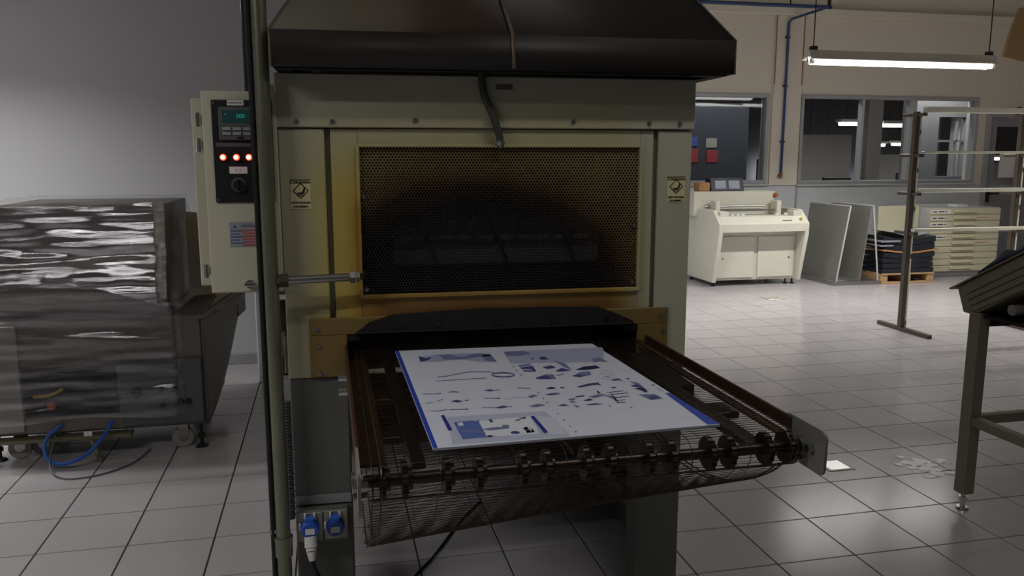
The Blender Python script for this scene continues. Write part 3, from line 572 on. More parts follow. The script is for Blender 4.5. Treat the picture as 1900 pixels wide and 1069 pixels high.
# perforated sheet: a real hole in every cell (staggered rows)
def perforated(x0, x1, za, zb, y):
    bm = bmesh.new(); p = .0098; ro = p*.866; n = 6; r = .0033
    cols = int((x1-x0)/p); rows = int((zb-za)/ro)
    px = (x1-x0)/cols; pz = (zb-za)/rows
    for j in range(rows):
        off = (px/2 if j % 2 else 0)
        for i in range(cols - (1 if j % 2 else 0)):
            cx = x0+px*(i+.5)+off; cz = za+pz*(j+.5)
            O = []
            for k in range(8):
                a = pi/4*k+pi/8*0
                c_, s_ = cos(a), sin(a); m_ = max(abs(c_), abs(s_))
                O.append(bm.verts.new((cx+c_/m_*px/2, y, cz+s_/m_*pz/2)))
            I = [bm.verts.new((cx+r*cos(pi/4*k), y, cz+r*sin(pi/4*k))) for k in range(8)]
            for k in range(8): bm.faces.new((O[k], O[(k+1) % 8], I[(k+1) % 8], I[k]))
        if j % 2:
            for a, b in ((x0, x0+px/2), (x1-px/2, x1)):
                bm.faces.new([bm.verts.new(q) for q in ((a, y, za+pz*j), (b, y, za+pz*j), (b, y, za+pz*(j+1)), (a, y, za+pz*(j+1)))])
    mb_ = MB(); mb_.bm.free(); mb_.bm = bm; return mb_
stuff(perforated(w0+.003, w1-.003, z0+.004, z1-.004, .002).build('perforated_sheet', M_perf, oven))
# what stands behind it: sloping roof sheets, a ribbed fan drum and the row of posts
MB().prism([(.30, 1.50), (.36, 1.44), (.97, 1.44), (1.03, 1.50)], 'y', .24, .25).build('inner_roof_sheet', M_inner, oven)
for pl in ([(.22, 1.52), (.30, 1.52), (.42, 1.40), (.24, 1.36)], [(1.10, 1.52), (1.03, 1.52), (.91, 1.40), (1.08, 1.36)]): MB().prism(pl, 'y', .20, .21).build('inner_side_sheet', M_inner, oven)
MB().grid(lambda a, b: (.335+.70*a, .40-.22*cos(b*pi*.5), 1.165+.215*sin(b*pi*.5)), 24, 10).build('fan_drum', M_drum, oven)
for k in range(3):
    x = .36+.235*k
    MB().tube([(x+.12*(1-t), .40-.226*cos(t*pi*.5), 1.165+.218*sin(t*pi*.5)) for t in [q/8 for q in range(9)]], .006, 6).build('drum_rib', M_soot_shade, oven)
for k in range(11):
    x = .37+.065*k
    MB().box(x-.012, x+.012, .155, .17, 1.285, 1.368+.014*sin(pi*k/10), .003).build('guard_post', M_soot_shade, oven)
MB().tube([(.35, .16, 1.285), (.36, .16, 1.36), (.45, .16, 1.395), (.70, .16, 1.405), (.95, .16, 1.395), (1.04, .16, 1.36), (1.06, .16, 1.22)], .009, 8, smooth=2).box(.35, 1.05, .15, .165, 1.265, 1.285).build('guard_hoop', M_soot_shade, oven)
# brown bracket and burnt baffle round the outlet slot
MB().box(.068, 1.224, -.012, 0, .977, 1.030, .002).box(.068, .181, -.011, 0, .844, .977, .002).box(1.119, 1.224, -.011, 0, .844, .977, .002).build('slot_bracket', mat('scorched_bracket', rgb(124, 103, 56), 0.5, noise_amt=.15, nscale=5), oven)
bf = [(.205, .981), (.250, 1.015), (.32, 1.036), (.60, 1.048), (.98, 1.041), (1.035, 1.02), (1.10, .990), (1.10, .981)]
MB().prism(bf, 'y', -.024, -.012).box(.205, 1.10, -.030, -.024, .981, .986, .001).build('slot_baffle', M_soot_shade, oven)
for a in (.181, 1.066): MB().box(a, a+.053, -.009, .03, .955, .975, .002).build('slot_cheek', M_soot_shade, oven)
scr = None
def screw(x, z, y, m):
    global scr
    if scr is None:
        s = MB().cyl((0, 0, 0), (0, -.003, 0), .0075, 12).cyl((0, -.003, 0), (0, -.0075, 0), .0052, 6).build('screw', M_steel, oven); scr = s
    else:
        s = scr.copy(); COL.objects.link(s)
    s.location = (x, y, z); return s
for x, z in ((.055, 1.623), (.159, 1.623), (.403, 1.628), (.893, 1.628), (1.14, 1.625), (1.241, 1.624)): screw(x, z, -.014, 0)
for x, z in ((.09, .997), (.095, .946), (.095, .857), (1.200, 1.001), (1.208, .953)): screw(x, z, -.012, 0)
dk = None
for x in (.341, .462, .647, .832, 1.011):
    if dk is None: dk = MB().cyl((0, 0, 0), (0, -.008, 0), .006, 8).build('bolt', M_dsteel, oven); o_ = dk
    else: o_ = dk.copy(); COL.objects.link(o_)
    o_.location = (x, -.024, 1.004)
for x, z in ((.245, 1.40), (.245, 1.115), (1.102, 1.30), (1.10, 1.115)): screw(x, z, .001, 0)
MB().box(.648, .70, -.0155, -.014, 1.722, 1.738).build('small_tag', M_trim, oven)
# warning stickers
def sticker(cx, cz, w, h):
    g = MB().box(cx-w/2, cx+w/2, -.0056, -.004, cz-h/2, cz+h/2).build('warning_sticker', M_sticker, oven)
    y = -.0062
    MB().box(cx-w/2, cx+w/2, y, -.0055, cz+h*.36, cz+h*.5).build('sticker_header', M_inkD, g)
    text('sticker_heading', 'ATTENZIONE', .0082, at(cx+.004, y-.0002, cz+h*.43), M_sticker, g)
    MB().prism([(cx-w*.46, cz+h*.38), (cx-w*.34, cz+h*.38), (cx-w*.40, cz+h*.48)], 'y', y-.0004, y).build('sticker_triangle', M_sticker, g)
    dm = MB()
    for r0 in ((1,)):
        o_ = [(cx, cz+.034), (cx+.024, cz+.010), (cx, cz-.014), (cx-.024, cz+.010)]; i_ = [(cx, cz+.030), (cx+.020, cz+.010), (cx, cz-.010), (cx-.020, cz+.010)]
        for k in range(4):
            a, b, c, d = o_[k], o_[(k+1) % 4], i_[(k+1) % 4], i_[k]
            dm.poly([(p[0], y, p[1]) for p in (a, b, c, d)])
    dm.build('sticker_diamond', M_ink, g)
    # hand over a hot surface
    hm = MB()
    hm.poly([(cx+a, y, cz+b) for a, b in ((-.012, .004), (.004, .006), (.010, .020), (.014, .019), (.011, .004), (.006, -.001), (-.008, -.001))])
    hm.poly([(cx+a, y, cz+b) for a, b in ((-.012, -.003), (.011, -.003), (.009, -.0055), (-.010, -.0055))])
    hm.build('sticker_hand', M_ink, g)
    text('sticker_line', 'NON TOCCARE', .0074, at(cx, y, cz-h*.29), M_ink, g, bold=.0004)
    text('sticker_line', 'CALDISSIMO !', .0074, at(cx, y, cz-h*.42), M_ink, g, bold=.0004)
sticker(.059, 1.410, .058, .088); sticker(1.240, 1.415, .060, .084)
# legs
def leg(x0, x1, y0, y1):
    return MB().box(x0, x1, y0, y1, 0, .842, .004).build('leg', M_leg, oven)
leg(.002, .180, .0, .11); leg(1.136, 1.288, .0, .11); leg(.002, .16, DP-.12, DP); leg(1.13, 1.288, DP-.12, DP)
MB().box(.16, 1.13, DP-.08, DP-.03, .20, .26, .003).box(.05, .10, .11, DP-.12, .20, .26, .003).box(1.19, 1.24, .11, DP-.12, .20, .26, .003).build('leg_brace', M_leg, oven)
MB().box(.004, .178, -.004, 0, .428, .458, .001).build('leg_strip', M_strip, oven)
MB().box(.10, 1.2, .15, DP-.15, .60, .84, .02).build('under_tray', M_soot_shade, oven)
MB().box(1.270, 1.284, .11, DP-.12, .0, .842, .002).build('added_shade_panel', M_leg, oven)  # unseen panels, right and back, added to keep light off the floor below
MB().box(.16, 1.13, DP-.03, DP-.018, .0, .842, .002).build('added_shade_panel', M_leg, oven)
# bits on the left flank
MB().cyl((-.012, .06, 1.10), (-.012, .06, 1.60), .010, 8).cyl((-.014, .06, .84), (-.014, .06, 1.08), .012, 8).build('flank_conduit', M_dsteel, oven)
cm = MB()
for k in range(40): cm.cyl((-.016, .055, .36+.01*k), (-.016, .055, .366+.01*k), .014 if k % 2 else .012, 8)
cm.build('corrugated_conduit', M_grey, oven)
for z in (1.10, 1.165): MB().box(-.03, 0, .03, .08, z, z+.035, .003).build('flank_bracket', M_steel, oven)
MB().cyl((-.02, .03, 1.655), (-.02, .03, 1.73), .012, 8).ball((-.018, .02, 1.70), .016, 2, (1, 1, .7)).box(-.022, .0, .0, .03, 1.64, 1.66, .003).build('flank_valve', M_steel, oven)
MB().box(-.012, 0, .02, .06, .855, .97, .002).tube([(-.01, .01, .99), (-.018, .005, .95), (-.008, .0, .91)], .005, 6).build('flank_latch', M_steel, oven)

# ------------------------------------------------------------------ wire belt conveyor coming out of the oven
conv = thing('belt_conveyor', 'rusty wire belt conveyor with a shaft of toothed discs out of the oven slot', 'conveyor', (0.52, 1.565, 0))
SY, SZ = 1.565, .885
def plate_end(x0, x1):
    r = .018; pts = []
    for (cy, cz, a0) in ((1.63-r, .945-r, 0), (1.47+r, .945-r, 90), (1.472+r, .845+r, 180), (1.60-r, .845+r, 270)):
        pts += [(cy+r*cos(R(a0+t)), cz+r*sin(R(a0+t))) for t in (0, 22, 45, 67, 90)]
    return MB().prism(pts, 'x', x0, x1)
plate_end(1.010, 1.016).build('end_plate', M_sheet, conv, True); plate_end(.036, .042).build('end_plate', M_sheet, conv, True)
MB().box(.036, .044, 1.60, 2.53, .875, .945, .0015).box(.044, .100, 1.62, 2.53, .893, .899).build('side_rail', M_rust, conv, True)
MB().box(1.006, 1.014, 1.60, 2.48, .908, .940, .0015).box(.985, 1.006, 1.62, 2.48, .893, .899).build('side_rail', M_rust, conv, True)
MB().box(.885, .93, 1.58, 2.49, .880, .896, .002).build('support_rail', M_dsteel, conv, True)
MB().box(.50, .53, 1.62, 2.49, .880, .896, .002).box(.15, .18, 1.62, 2.51, .880, .896, .002).build('support_rail', M_dsteel, conv, True)
MB().box(.905, .985, 2.05, 2.44, .835, .893, .004).build('drive_box', M_soot_shade, conv, True)
for y in (1.83, 2.14):
    MB().box(.044, 1.006, y, y+.09, .862, .880, .003).build('cross_member', M_dsteel, conv, True)
MB().cyl((.044, SY, SZ), (1.008, SY, SZ), .0125, 16).build('shaft', M_dsteel, conv, True)
for x in (.086, .130, .215, .280, .372, .424, .508, .561, .647, .698, .788, .834, .923, .973):
    d = MB().gear((x-.006, SY, SZ), (x+.006, SY, SZ), .0372, 20, .0030).cyl((x+.006, SY, SZ), (x+.016, SY, SZ), .022, 16).build('toothed_disc', M_dsteel, conv, True)
for x, s in ((1.003, 1), (.049, -1)):
    MB().cyl((x, SY, SZ), (x+s*.022, SY, SZ), .022, 16).cyl((x-s*.008, SY-.05, SZ+.012), (x+s*.02, SY-.05, SZ+.012), .009, 6).cyl((x-s*.008, SY-.005, SZ-.028), (x+s*.02, SY-.005, SZ-.028), .008, 6).build('bearing', M_steel, conv, True)
for y, z in ((2.30, .86), (2.36, .885)):
    MB().cyl((.012, y, z), (.036, y, z), .010, 6).build('rail_bolt', M_chrome, conv, True)
# belt: path in the Y-Z plane, one wire every 12 mm, link chains lengthways
path = [(2.95, .9235)]; path += [(2.95-.02*k, .9235) for k in range(1, int((2.95-SY)/.02)+1)]
path += [(SY-.0385*sin(a), SZ+.0385*cos(a)) for a in [R(t) for t in range(0, 181, 15)]]
sag = [(SY, SZ-.0385), (1.585, .835), (1.62, .785), (1.70, .705), (1.80, .630), (1.92, .572), (2.06, .540), (2.22, .548), (2.38, .600), (2.55, .685), (2.75, .79), (2.95, .855)]
q = [Vector((0, a, b)) for a, b in sag]
for _ in range(2):
    n_ = [q[0]]
    for a, b in zip(q, q[1:]): n_ += [a*.75+b*.25, a*.25+b*.75]
    q = n_+[q[-1]]
path += [(v.y, v.z) for v in q[1:]]
# resample
def resample(P, step):
    out = [P[0]]; acc = 0
    for a, b in zip(P, P[1:]):
        L = math.dist(a, b)
        if L == 0: continue
        t = step-acc
        while t <= L:
            out.append((a[0]+(b[0]-a[0])*t/L, a[1]+(b[1]-a[1])*t/L)); t += step
        acc = (acc+L) % step if t-step <= L else acc
        acc = L-(t-step)
    return out
wires = resample(path, .0142)
mb = MB()
def hang(x, z):                                # the slack run sags less towards its right edge
    if z > .846: return z
    t = (x-.06)/.93
    return .846-(.846-z)*(1-.36*t)
def edgex(y, z):                               # the return run hangs a little narrower and uneven
    return (.062+.004*sin(y*60), .990+.003*sin(y*47))
for (y, z) in wires:
    a, b = edgex(y, z); mid = (a+b)/2
    mb.tube([(x, y, hang(x, z)) for x in (a, .3, .53, .76, b)], .00085, 4)
stuff(mb.build('belt_wires', M_wire, conv, True, ang=60))
fine = resample(path, .02)
for x in (.066, .084, .20, .355, .46, .60, .735, .87, .968, .984):
    MB().tube([(x, y, hang(x, z)+.0005) for y, z in fine], .0010 if .1 < x < .95 else .0020, 5).build('belt_chain', M_wire, conv, True, ang=60)

# ------------------------------------------------------------------ printing plate with its blue image
plate = thing('printing_plate', 'white printing plate with blue newspaper page image lying on the belt', 'printing plate', (.51, 2.03, .926))
cor = [(.186, 2.466), (.807, 2.43), (.837, 1.609), (.193, 1.597)]
MB().prism(cor, 'z', .9262, .9322).build('plate_sheet', M_plate, plate, True, bevel=.0006)
TONES = {'A': (172, 178, 206), 'B': (118, 124, 168), 'C': (72, 76, 130), 'D': (40, 42, 92), 'L': (186, 192, 214), 'L2': (205, 209, 224), 'W': (222, 225, 234), 'M': (92, 112, 178), 'E': (52, 52, 140)}
ORDER = ['L', 'A', 'L2', 'W', 'M', 'B', 'C', 'E', 'D']
TM = {k: mat('plate_ink_'+k.lower(), rgb(*v), 0.45) for k, v in TONES.items()}
for lvl, k in enumerate(ORDER):
    mb = MB(); z = .9324+.00012*lvl
    if k == 'W': z = .9324+.00012*4.5
    for t, pts in PRINT:
        if t == k and len(pts) > 2:
            try: mb.poly([(a/1e4, b/1e4, z) for a, b in pts])
            except ValueError: pass
    bmesh.ops.triangulate(mb.bm, faces=mb.bm.faces)
    for f in mb.bm.faces:
        if f.normal.z < 0: f.normal_flip()
    stuff(mb.build('printed_image', TM[k], plate, True, norm=False))
M_pblue = mat('blue_plate_edge', rgb(46, 72, 178), 0.45)
MB().poly([(.186, 2.466, .9327), (.197, 2.4655, .9327), (.2025, 1.598, .9327), (.193, 1.597, .9327)]).build('blue_border', M_pblue, plate, True)
MB().poly([(.813, 1.86, .9327), (.826, 1.86, .9327), (.837, 1.611, .9327), (.808, 1.611, .9327)]).build('blue_border', M_pblue, plate, True)

# ------------------------------------------------------------------ exhaust hood over the oven
hood = thing('exhaust_hood', 'blackened sheet metal exhaust hood hanging over the oven', 'hood', OO, OV)
h0, h1, v0, v1, zl, zt = .004, 1.365, -.12, 1.86, 1.768, 1.868
def frus(dx, zz): return (h0+dx, h1-dx, v0+dx, v1-dx, zz)
a = (h0, h1, v0, v1)
mb = MB()
def ring(x0, x1, y0, y1, z): return [(x0, y0, z), (x1, y0, z), (x1, y1, z), (x0, y1, z)]
r1 = ring(h0, h1, v0, v1, zl); r2 = ring(h0-.004, h1+.004, v0-.004, v1+.004, zt)
for k in range(4): mb.poly([r1[k], r1[(k+1) % 4], r2[(k+1) % 4], r2[k]])
lip = mb.build('hood_lip', M_hood, hood, ang=20); lip.modifiers.new('solid', 'SOLIDIFY').thickness = .004
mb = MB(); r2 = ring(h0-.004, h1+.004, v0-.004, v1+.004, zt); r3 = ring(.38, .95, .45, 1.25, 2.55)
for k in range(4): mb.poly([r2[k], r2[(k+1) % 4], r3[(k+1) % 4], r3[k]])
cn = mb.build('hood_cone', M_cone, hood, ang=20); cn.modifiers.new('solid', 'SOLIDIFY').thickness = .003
MB().box(.38, .95, .45, 1.25, 2.54, ZC, .004).build('duct', M_hood, hood)
MB().box(h0+.01, h1-.01, v0+.015, v0+.06, zl-.003, zl+.004).box(h0+.01, h0+.05, v0+.06, v1-.02, zl-.003, zl+.004).box(h1-.05, h1-.01, v0+.06, v1-.02, zl-.003, zl+.004).build('hood_flange', M_soot_shade, hood)
# trim strip over the joint of the front sheets
sl = Vector((0, .45-v0, 2.55-zt)).normalized()
p0 = Vector((.684, v0-.006, zl+.005)); p1 = Vector((.680, v0-.009, zt)); p2 = p1+sl*.30+Vector((-.035, -.004, 0))
MB().tube([p0, p1, p2], .0065, 8).build('joint_trim', M_trim, hood)
for x in (h0-.004, h1+.004):
    e0 = Vector((x, v0-.004, zt)); e1 = Vector((.38 if x < .5 else .95, .45, 2.55))
    MB().tube([Vector((x, v0-.004, zl)), e0, e1], .004, 6).build('corner_bead', M_trim if x < .5 else M_hood, hood)
# hose from the hood down to the window frame
hz = thing('gas_hose', 'dull green hose hanging from the hood onto the top of the window', 'hose', OO, OV)
MB().tube([(.605, -.03, 1.80), (.603, -.03, 1.745), (.610, -.032, 1.70), (.628, -.03, 1.665), (.650, -.028, 1.61), (.660, -.024, 1.572)], .012, 10, smooth=2).build('hose_tube', M_hose, hz)
MB().cyl((.659, -.025, 1.575), (.663, -.021, 1.548), .0105, 8).cyl((.660, -.024, 1.566), (.661, -.022, 1.558), .014, 6).build('hose_fitting', M_steel, hz)

# ------------------------------------------------------------------ upright pipe in front of the oven's left corner
pole = thing('upright_pipe', 'greenish galvanised upright pipe standing before the left corner of the oven', 'pipe', OO, OV)
PX, PV, PR = -.030, -.075, .0215
MB().cyl((PX, PV, 0), (PX, PV, ZC), PR, 24).build('pipe_run', M_pipe, pole)
MB().cyl((PX, PV, .30), (PX, PV, .355), PR+.005, 24).cyl((PX, PV, .355), (PX, PV, .362), PR+.007, 24).build('pipe_coupling', M_pipe, pole)
MB().cyl((PX, PV, 0), (PX, PV, .012), .05, 20).build('pipe_foot', M_pipe, pole)
MB().cyl((PX-.030, PV+.006, 0), (PX-.030, PV+.006, ZC), .0085, 10).build('black_cable_run', M_rubber, pole)
for z in (.372, 2.10): MB().box(PX-.04, PX+.005, PV-.001, PV+.02, z, z+.013).build('cable_clip', M_steel, pole)
MB().cyl((PX, PV, 1.160), (.21, PV+.005, 1.166), .0125, 16).build('branch_pipe', M_steel, pole)
MB().cyl((PX+.022, PV, 1.160), (PX+.048, PV, 1.161), .021, 6).build('hex_nut', M_dsteel, pole)
MB().cyl((.196, PV+.004, 1.166), (.212, PV+.005, 1.166), .020, 6).cyl((.216, PV+.005, 1.166), (.226, PV+.005, 1.166), .017, 6).build('hex_nut', M_steel, pole)
MB().tube([(.222, PV+.005, 1.166), (.236, PV+.012, 1.166), (.240, PV+.03, 1.166), (.240, .0, 1.166)], .010, 10, smooth=1).build('elbow', M_dsteel, pole)

# ------------------------------------------------------------------ control cabinet left of the oven
cab = thing('control_cabinet', 'cream wall cabinet with a black control panel and three red lamps', 'cabinet', OO, OV)
MB().box(-.255, -.001, .075, .27, 1.128, 1.692, .004).build('cabinet_body', M_cream, cab)
MB().box(-.208, -.001, -.02, .03, 1.119, 1.707, .004).build('door', M_cream, cab)
MB().box(-.20, -.006, .03, .075, 1.13, 1.69).build('door_seal', M_rubber, cab)
for z in (1.626, 1.553, 1.185):
    MB().box(-.232, -.205, .0, .074, z-.014, z+.014, .003).cyl((-.222, -.004, z-.02), (-.222, -.004, z+.02), .008, 8).build('hinge', M_chrome, cab)
MB().cyl((-.096, -.02, 1.147), (-.096, -.038, 1.147), .013, 16).box(-.112, -.080, -.046, -.038, 1.141, 1.153, .002).build('door_latch', M_chrome, cab)
pn = MB().box(-.180, -.012, -.026, -.02, 1.388, 1.682, .002).build('control_panel', M_black, cab)
y = -.026
MB().box(-.135, -.089, y-.0015, y, 1.666, 1.681).build('paper_label', M_paper, pn)
text('label_text', 'TEMPERATURA', .0062, at(-.112, y-.002, 1.6735), M_ink, pn)
MB().box(-.160, -.020, y-.012, y, 1.568, 1.662, .003).build('controller_housing', M_grey, pn)
MB().box(-.148, -.036, y-.0135, y-.012, 1.617, 1.652, .001).build('display_window', M_dteal, pn)
text('digits', '500', .016, at(-.098, y-.014, 1.635), M_teal, pn, sx=1.0)
text('digits', 'SP', .006, at(-.139, y-.014, 1.640), M_teal, pn); text('digits', '..', .006, at(-.134, y-.014, 1.632), M_teal, pn)
for j, z in enumerate((1.600, 1.586)):
    for k in range(4):
        MB().box(-.150+.029*k, -.126+.029*k, y-.015, y-.012, z-.0045, z+.0045, .001).build('button', M_strip, pn)
MB().box(-.110, -.092, y-.014, y-.012, 1.570, 1.577).build('controller_mark', M_black, pn)
MB().box(-.172, -.03, y-.001, y, 1.549, 1.561).build('lettered_strip', M_grey, pn)
for x in (-.153, -.116, -.081):
    MB().cyl((x, y, 1.519), (x, y-.006, 1.519), .012, 16).build('lamp_bezel', M_black, pn)
    MB().cyl((x, y-.006, 1.519), (x, y-.013, 1.519), .0095, 16, .0075).build('red_lamp', M_red, pn)
    MB().cyl((x, y-.013, 1.519), (x, y-.0135, 1.519), .0062, 16).build('lamp_glow', M_redc, pn)
MB().box(-.138, -.088, y-.0015, y, 1.472, 1.492).build('paper_label', M_paper, pn)
text('label_text', '0 - 1', .009, at(-.113, y-.002, 1.482), M_redink, pn)
MB().cyl((-.114, y, 1.440), (-.114, y-.004, 1.440), .021, 24).build('knob_plate', M_grey, pn)
MB().cyl((-.114, y-.004, 1.440), (-.114, y-.016, 1.440), .0155, 20, .014).box(-.118, -.110, y-.022, y-.016, 1.424, 1.456, .002).build('selector_knob', M_black, pn)
for x, z in ((-.173, 1.673), (-.173, 1.396)): MB().cyl((x, y, z), (x, y-.002, z), .004, 8).build('panel_screw', M_steel, pn)
npl = MB().box(-.148, -.050, -.0215, -.02, 1.258, 1.331).build('name_plate', M_silver, cab)
yy = -.0222
text('plate_heading', 'MODELLO', .0095, at(-.092, yy, 1.319), M_blueink, npl)
MB().prism([(-.138, 1.313), (-.128, 1.313), (-.133, 1.325)], 'y', yy, -.0215).build('plate_mark', M_blueink, npl)
for k in range(5): MB().box(-.145, -.118 if k % 2 else -.112, yy, -.0215, 1.303-.009*k, 1.306-.009*k).build('blue_stripe', M_blueink, npl)
for k in range(6): MB().box(-.112, -.054, yy, -.0215, 1.3035-.0085*k, 1.3075-.0085*k).build('red_stripe', M_redink, npl)
cd_ = thing('cable_duct', 'shiny dark navy conduit rising from the top of the control cabinet', 'conduit', OO, OV)
MB().cyl((-.094, .20, 1.69), (-.094, .20, ZC), .0215, 20).build('conduit_run', M_navy, cd_)
MB().cyl((-.094, .20, 1.692), (-.094, .20, 1.72), .027, 6).build('conduit_gland', M_black, cd_)
MB().cyl((-.060, .20, 1.69), (-.060, .20, ZC), .007, 8).build('thin_wire', M_rubber, cd_)

# ------------------------------------------------------------------ socket box on the oven leg
sb = thing('socket_box', 'grey box with two blue round power sockets on the oven leg', 'socket box', OO, OV)
MB().box(.010, .168, -.045, -.0042, .318, .424, .004).build('box_body', M_leg, sb)
MB().box(.014, .088, -.049, -.045, .325, .420, .002).box(.092, .164, -.049, -.045, .327, .422, .002).build('face_plate', M_sheet, sb)
for i, x in enumerate((.050, .127)):
    z = .375
    cl, cd2 = (M_blue, M_blue) if i == 0 else (M_dblue, M_blue)
    so = MB().cyl((x, -.049, z), (x, -.068, z-.003), .028, 28, .027).build('socket', cl, sb)
    MB().cyl((x, -.0685, z-.003), (x, -.074, z-.004), .0275, 28, .025).build('socket_lid', cl, so)
    MB().box(x-.015, x+.015, -.072, -.049, z+.020, z+.038, .003).build('lid_hinge', cd2, so)
    for s in (-.014, .014): MB().box(x+s-.003, x+s+.003, -.062, -.049, z+.026, z+.046, .001).build('hinge_ear', M_white, so)
    MB().box(x-.014, x+.014, -.0755, -.0735, z-.015, z+.008).build('lid_label', M_paper if i == 0 else M_sheet, so)
    MB().box(x-.034, x-.028, -.06, -.049, z-.008, z+.014, .002).build('side_clip', M_white, so)
pp = thing('power_plug', 'white round plug with a black cable in the left blue socket', 'plug', OO, OV)
MB().cyl((.050, -.062, .348), (.052, -.075, .318), .019, 20, .020).cyl((.052, -.075, .318), (.053, -.08, .308), .017, 20, .0165).cyl((.053, -.08, .308), (.055, -.088, .280), .0165, 16, .010).build('plug_body', M_white, pp)
MB().tube([(.055, -.088, .282), (.058, -.094, .262), (.075, -.10, .225), (.105, -.105, .185), (.15, -.11, .12), (.18, -.12, .05), (.21, -.20, .008), (.24, -.32, .007)], .0065, 8, smooth=2).build('cable', M_rubber, pp)
fc = MB().tube([(.62, 3.4, .0045), (.50, 3.22, .0045), (.423, 3.073, .0045), (.345, 2.92, .0045), (.265, 2.806, .0045), (.20, 2.66, .0045), (.10, 2.60, .0045)], .0042, 8, smooth=2).build('floor_cable', M_rubber)
tag(recenter(fc), 'black cable trailing on the dark floor beneath the conveyor', 'cable')

# ------------------------------------------------------------------ film-wrapped machine at the left
fm = thing('wrapped_machine', 'stainless machine on castors wrapped in clear stretch film by the wall', 'machine', (-1.2, 4.7, 0))
MB().box(-1.72, -.655, 4.36, 5.15, .14, .72, .01).build('base_body', M_stain, fm, True)
MB().prism([(4.42, .72), (4.36, .90), (4.38, .98), (4.43, 1.275), (5.22, 1.275), (5.22, .72)], 'x', -1.62, -.83).build('upper_cover', M_stain, fm, True)
MB().box(-1.50, -1.075, 4.345, 4.362, .235, .475).build('bay_shade_sheet', M_soot_shade, fm, True)  # black sheet painting the shade inside the bay opening
MB().box(-1.055, -.665, 4.340, 4.362, .16, .50, .004).build('knob_panel', M_grey, fm, True)
MB().box(-1.74, -1.51, 4.345, 4.365, .16, .70, .004).build('side_door', M_sheet, fm, True)
for x, z, r in ((-.98, .335, .026), (-.86, .345, .013), (-.80, .345, .013), (-.86, .265, .012), (-.775, .275, .014), (-.735, .275, .014)):
    MB().cyl((x, 4.34, z), (x, 4.315, z), r, 16, r*.85).build('knob', M_black, fm, True)
MB().tube([(-1.46, 4.35, .34), (-1.38, 4.335, .345), (-1.32, 4.34, .375)], .008, 8, smooth=2).build('yellow_cable', M_yellow, fm, True)
MB().box(-1.40, -1.36, 4.335, 4.35, .27, .31, .01).build('orange_valve', M_orange, fm, True)
MB().box(-1.66, -1.02, 4.33, 4.40, .105, .125, .003).build('bottom_rail', M_olive, fm, True)
MB().box(-1.24, -1.20, 4.325, 4.335, .125, .15, .002).build('white_tag', M_paper, fm, True)
MB().box(-1.62, -1.03, 4.38, 5.0, .14, .20).build('under_body', M_soot_shade, fm, True)
# flared tray at the right end with a beige basin standing in it
def flank(a, b):
    y = 4.36+.98*a; xo = -.655+.13*a; zt = .715-.03*a; zb = .14+.42*a**1.6
    return (xo-.05*(1-b)*a, y-.06*(1-b)*a, zb+(zt-zb)*b)
fk = MB().grid(flank, 16, 8).build('tray_flank', M_stain, fm, True); fk.modifiers.new('s', 'SOLIDIFY').thickness = .008
MB().prism([(-.655, 5.13), (-.655, 5.34), (-.53, 5.34), (-.55, 5.13)], 'z', .56, .69).build('tray_end', M_stain, fm, True)
MB().prism([(-.67, 4.35), (-.645, 4.35), (-.515, 5.34), (-.54, 5.34)], 'z', .70, .722).build('tray_rim', M_stain, fm, True)
def basin_f(a, b):                              # ledge that curves up into a splash sheet
    if b < .3: y, z = 4.62+.36*b/.3, .724
    elif b < .5: t = (b-.3)/.2*pi/2; y, z = 4.98+.08*sin(t), .724+.08*(1-cos(t))
    else: y, z = 5.06, .804+.40*(b-.5)/.5
    return (-.81+(.215+.09*(y-4.6))*a, y, z-.03*a)
MB().grid(basin_f, 8, 21).build('basin', M_basin, fm, True)
def castor(x, y):
    c = MB().cyl((x, y-.018, .055), (x, y+.018, .055), .055, 24).build('castor', M_castor, fm, True, bevel=.004)
    MB().cyl((x, y-.024, .055), (x, y+.024, .055), .02, 12).box(x-.02, x+.03, y-.026, y-.021, .05, .14).box(x-.02, x+.03, y+.021, y+.026, .05, .14).build('castor_fork', M_steel, c, True)
for x in (-1.57, -.79):
    castor(x, 4.44); castor(x, 5.05)
castor(-1.47, 4.47)
for x in (-1.66, -.695):
    MB().cyl((x, 4.42, .0), (x, 4.42, .012), .035, 16, .022).cyl((x, 4.42, .012), (x, 4.42, .14), .009, 10).cyl((x, 4.42, .05), (x, 4.42, .07), .018, 6).build('levelling_foot', M_rubber, fm, True)
MB().cyl((-1.225, 4.36, .125), (-1.16, 4.29, .0), .011, 10).build('drain_rod', M_olive, fm, True)
# film: wavy skins around the body
def nz(x, y, z, s): return noise.noise(Vector((x*s, y*s, z*s)))
def prof_y(z):        # front face of the film at a height
    P = [(.21, 4.30), (.50, 4.315), (.72, 4.325), (.83, 4.300), (.860, 4.286), (.88, 4.284), (.93, 4.299), (1.00, 4.322), (1.03, 4.330), (1.30, 4.365)]
    for (a, b), (c, d) in zip(P, P[1:]):
        if z <= c: return b+(d-b)*max(0, (z-a))/(c-a)
    return P[-1][1]
def skin(x0, x1, zlo, zhi, amp, off, nu, nv, rip):
    mb = MB()
    def f(a, b):
        x = x0+(x1-x0)*a; lo = zlo(x); hi = zhi(x); z = lo+(hi-lo)*b
        e = min(a, 1-a)
        w = math.exp(-((z-.94)/.07)**2)
        q = 1-.6*min(1, max(0, (z-1.06)/.06))
        y = prof_y(z)-off+amp*(1-.88*w)*q*(nz(x*.9, 0, z*7, 2.0)+.5*nz(x*2, 3, z*16, 2.0))
        y += rip*(.35+.35*w)*q*sin(z*95+x*4+4*nz(x*1.5, 1, z*2, 3)) + rip*.7*w*nz(x*9, 2, z*14, 2)
        if e < .04: y += (.04-e)*1.2
        return (x, y, z)
    return mb.grid(f, nu, nv)
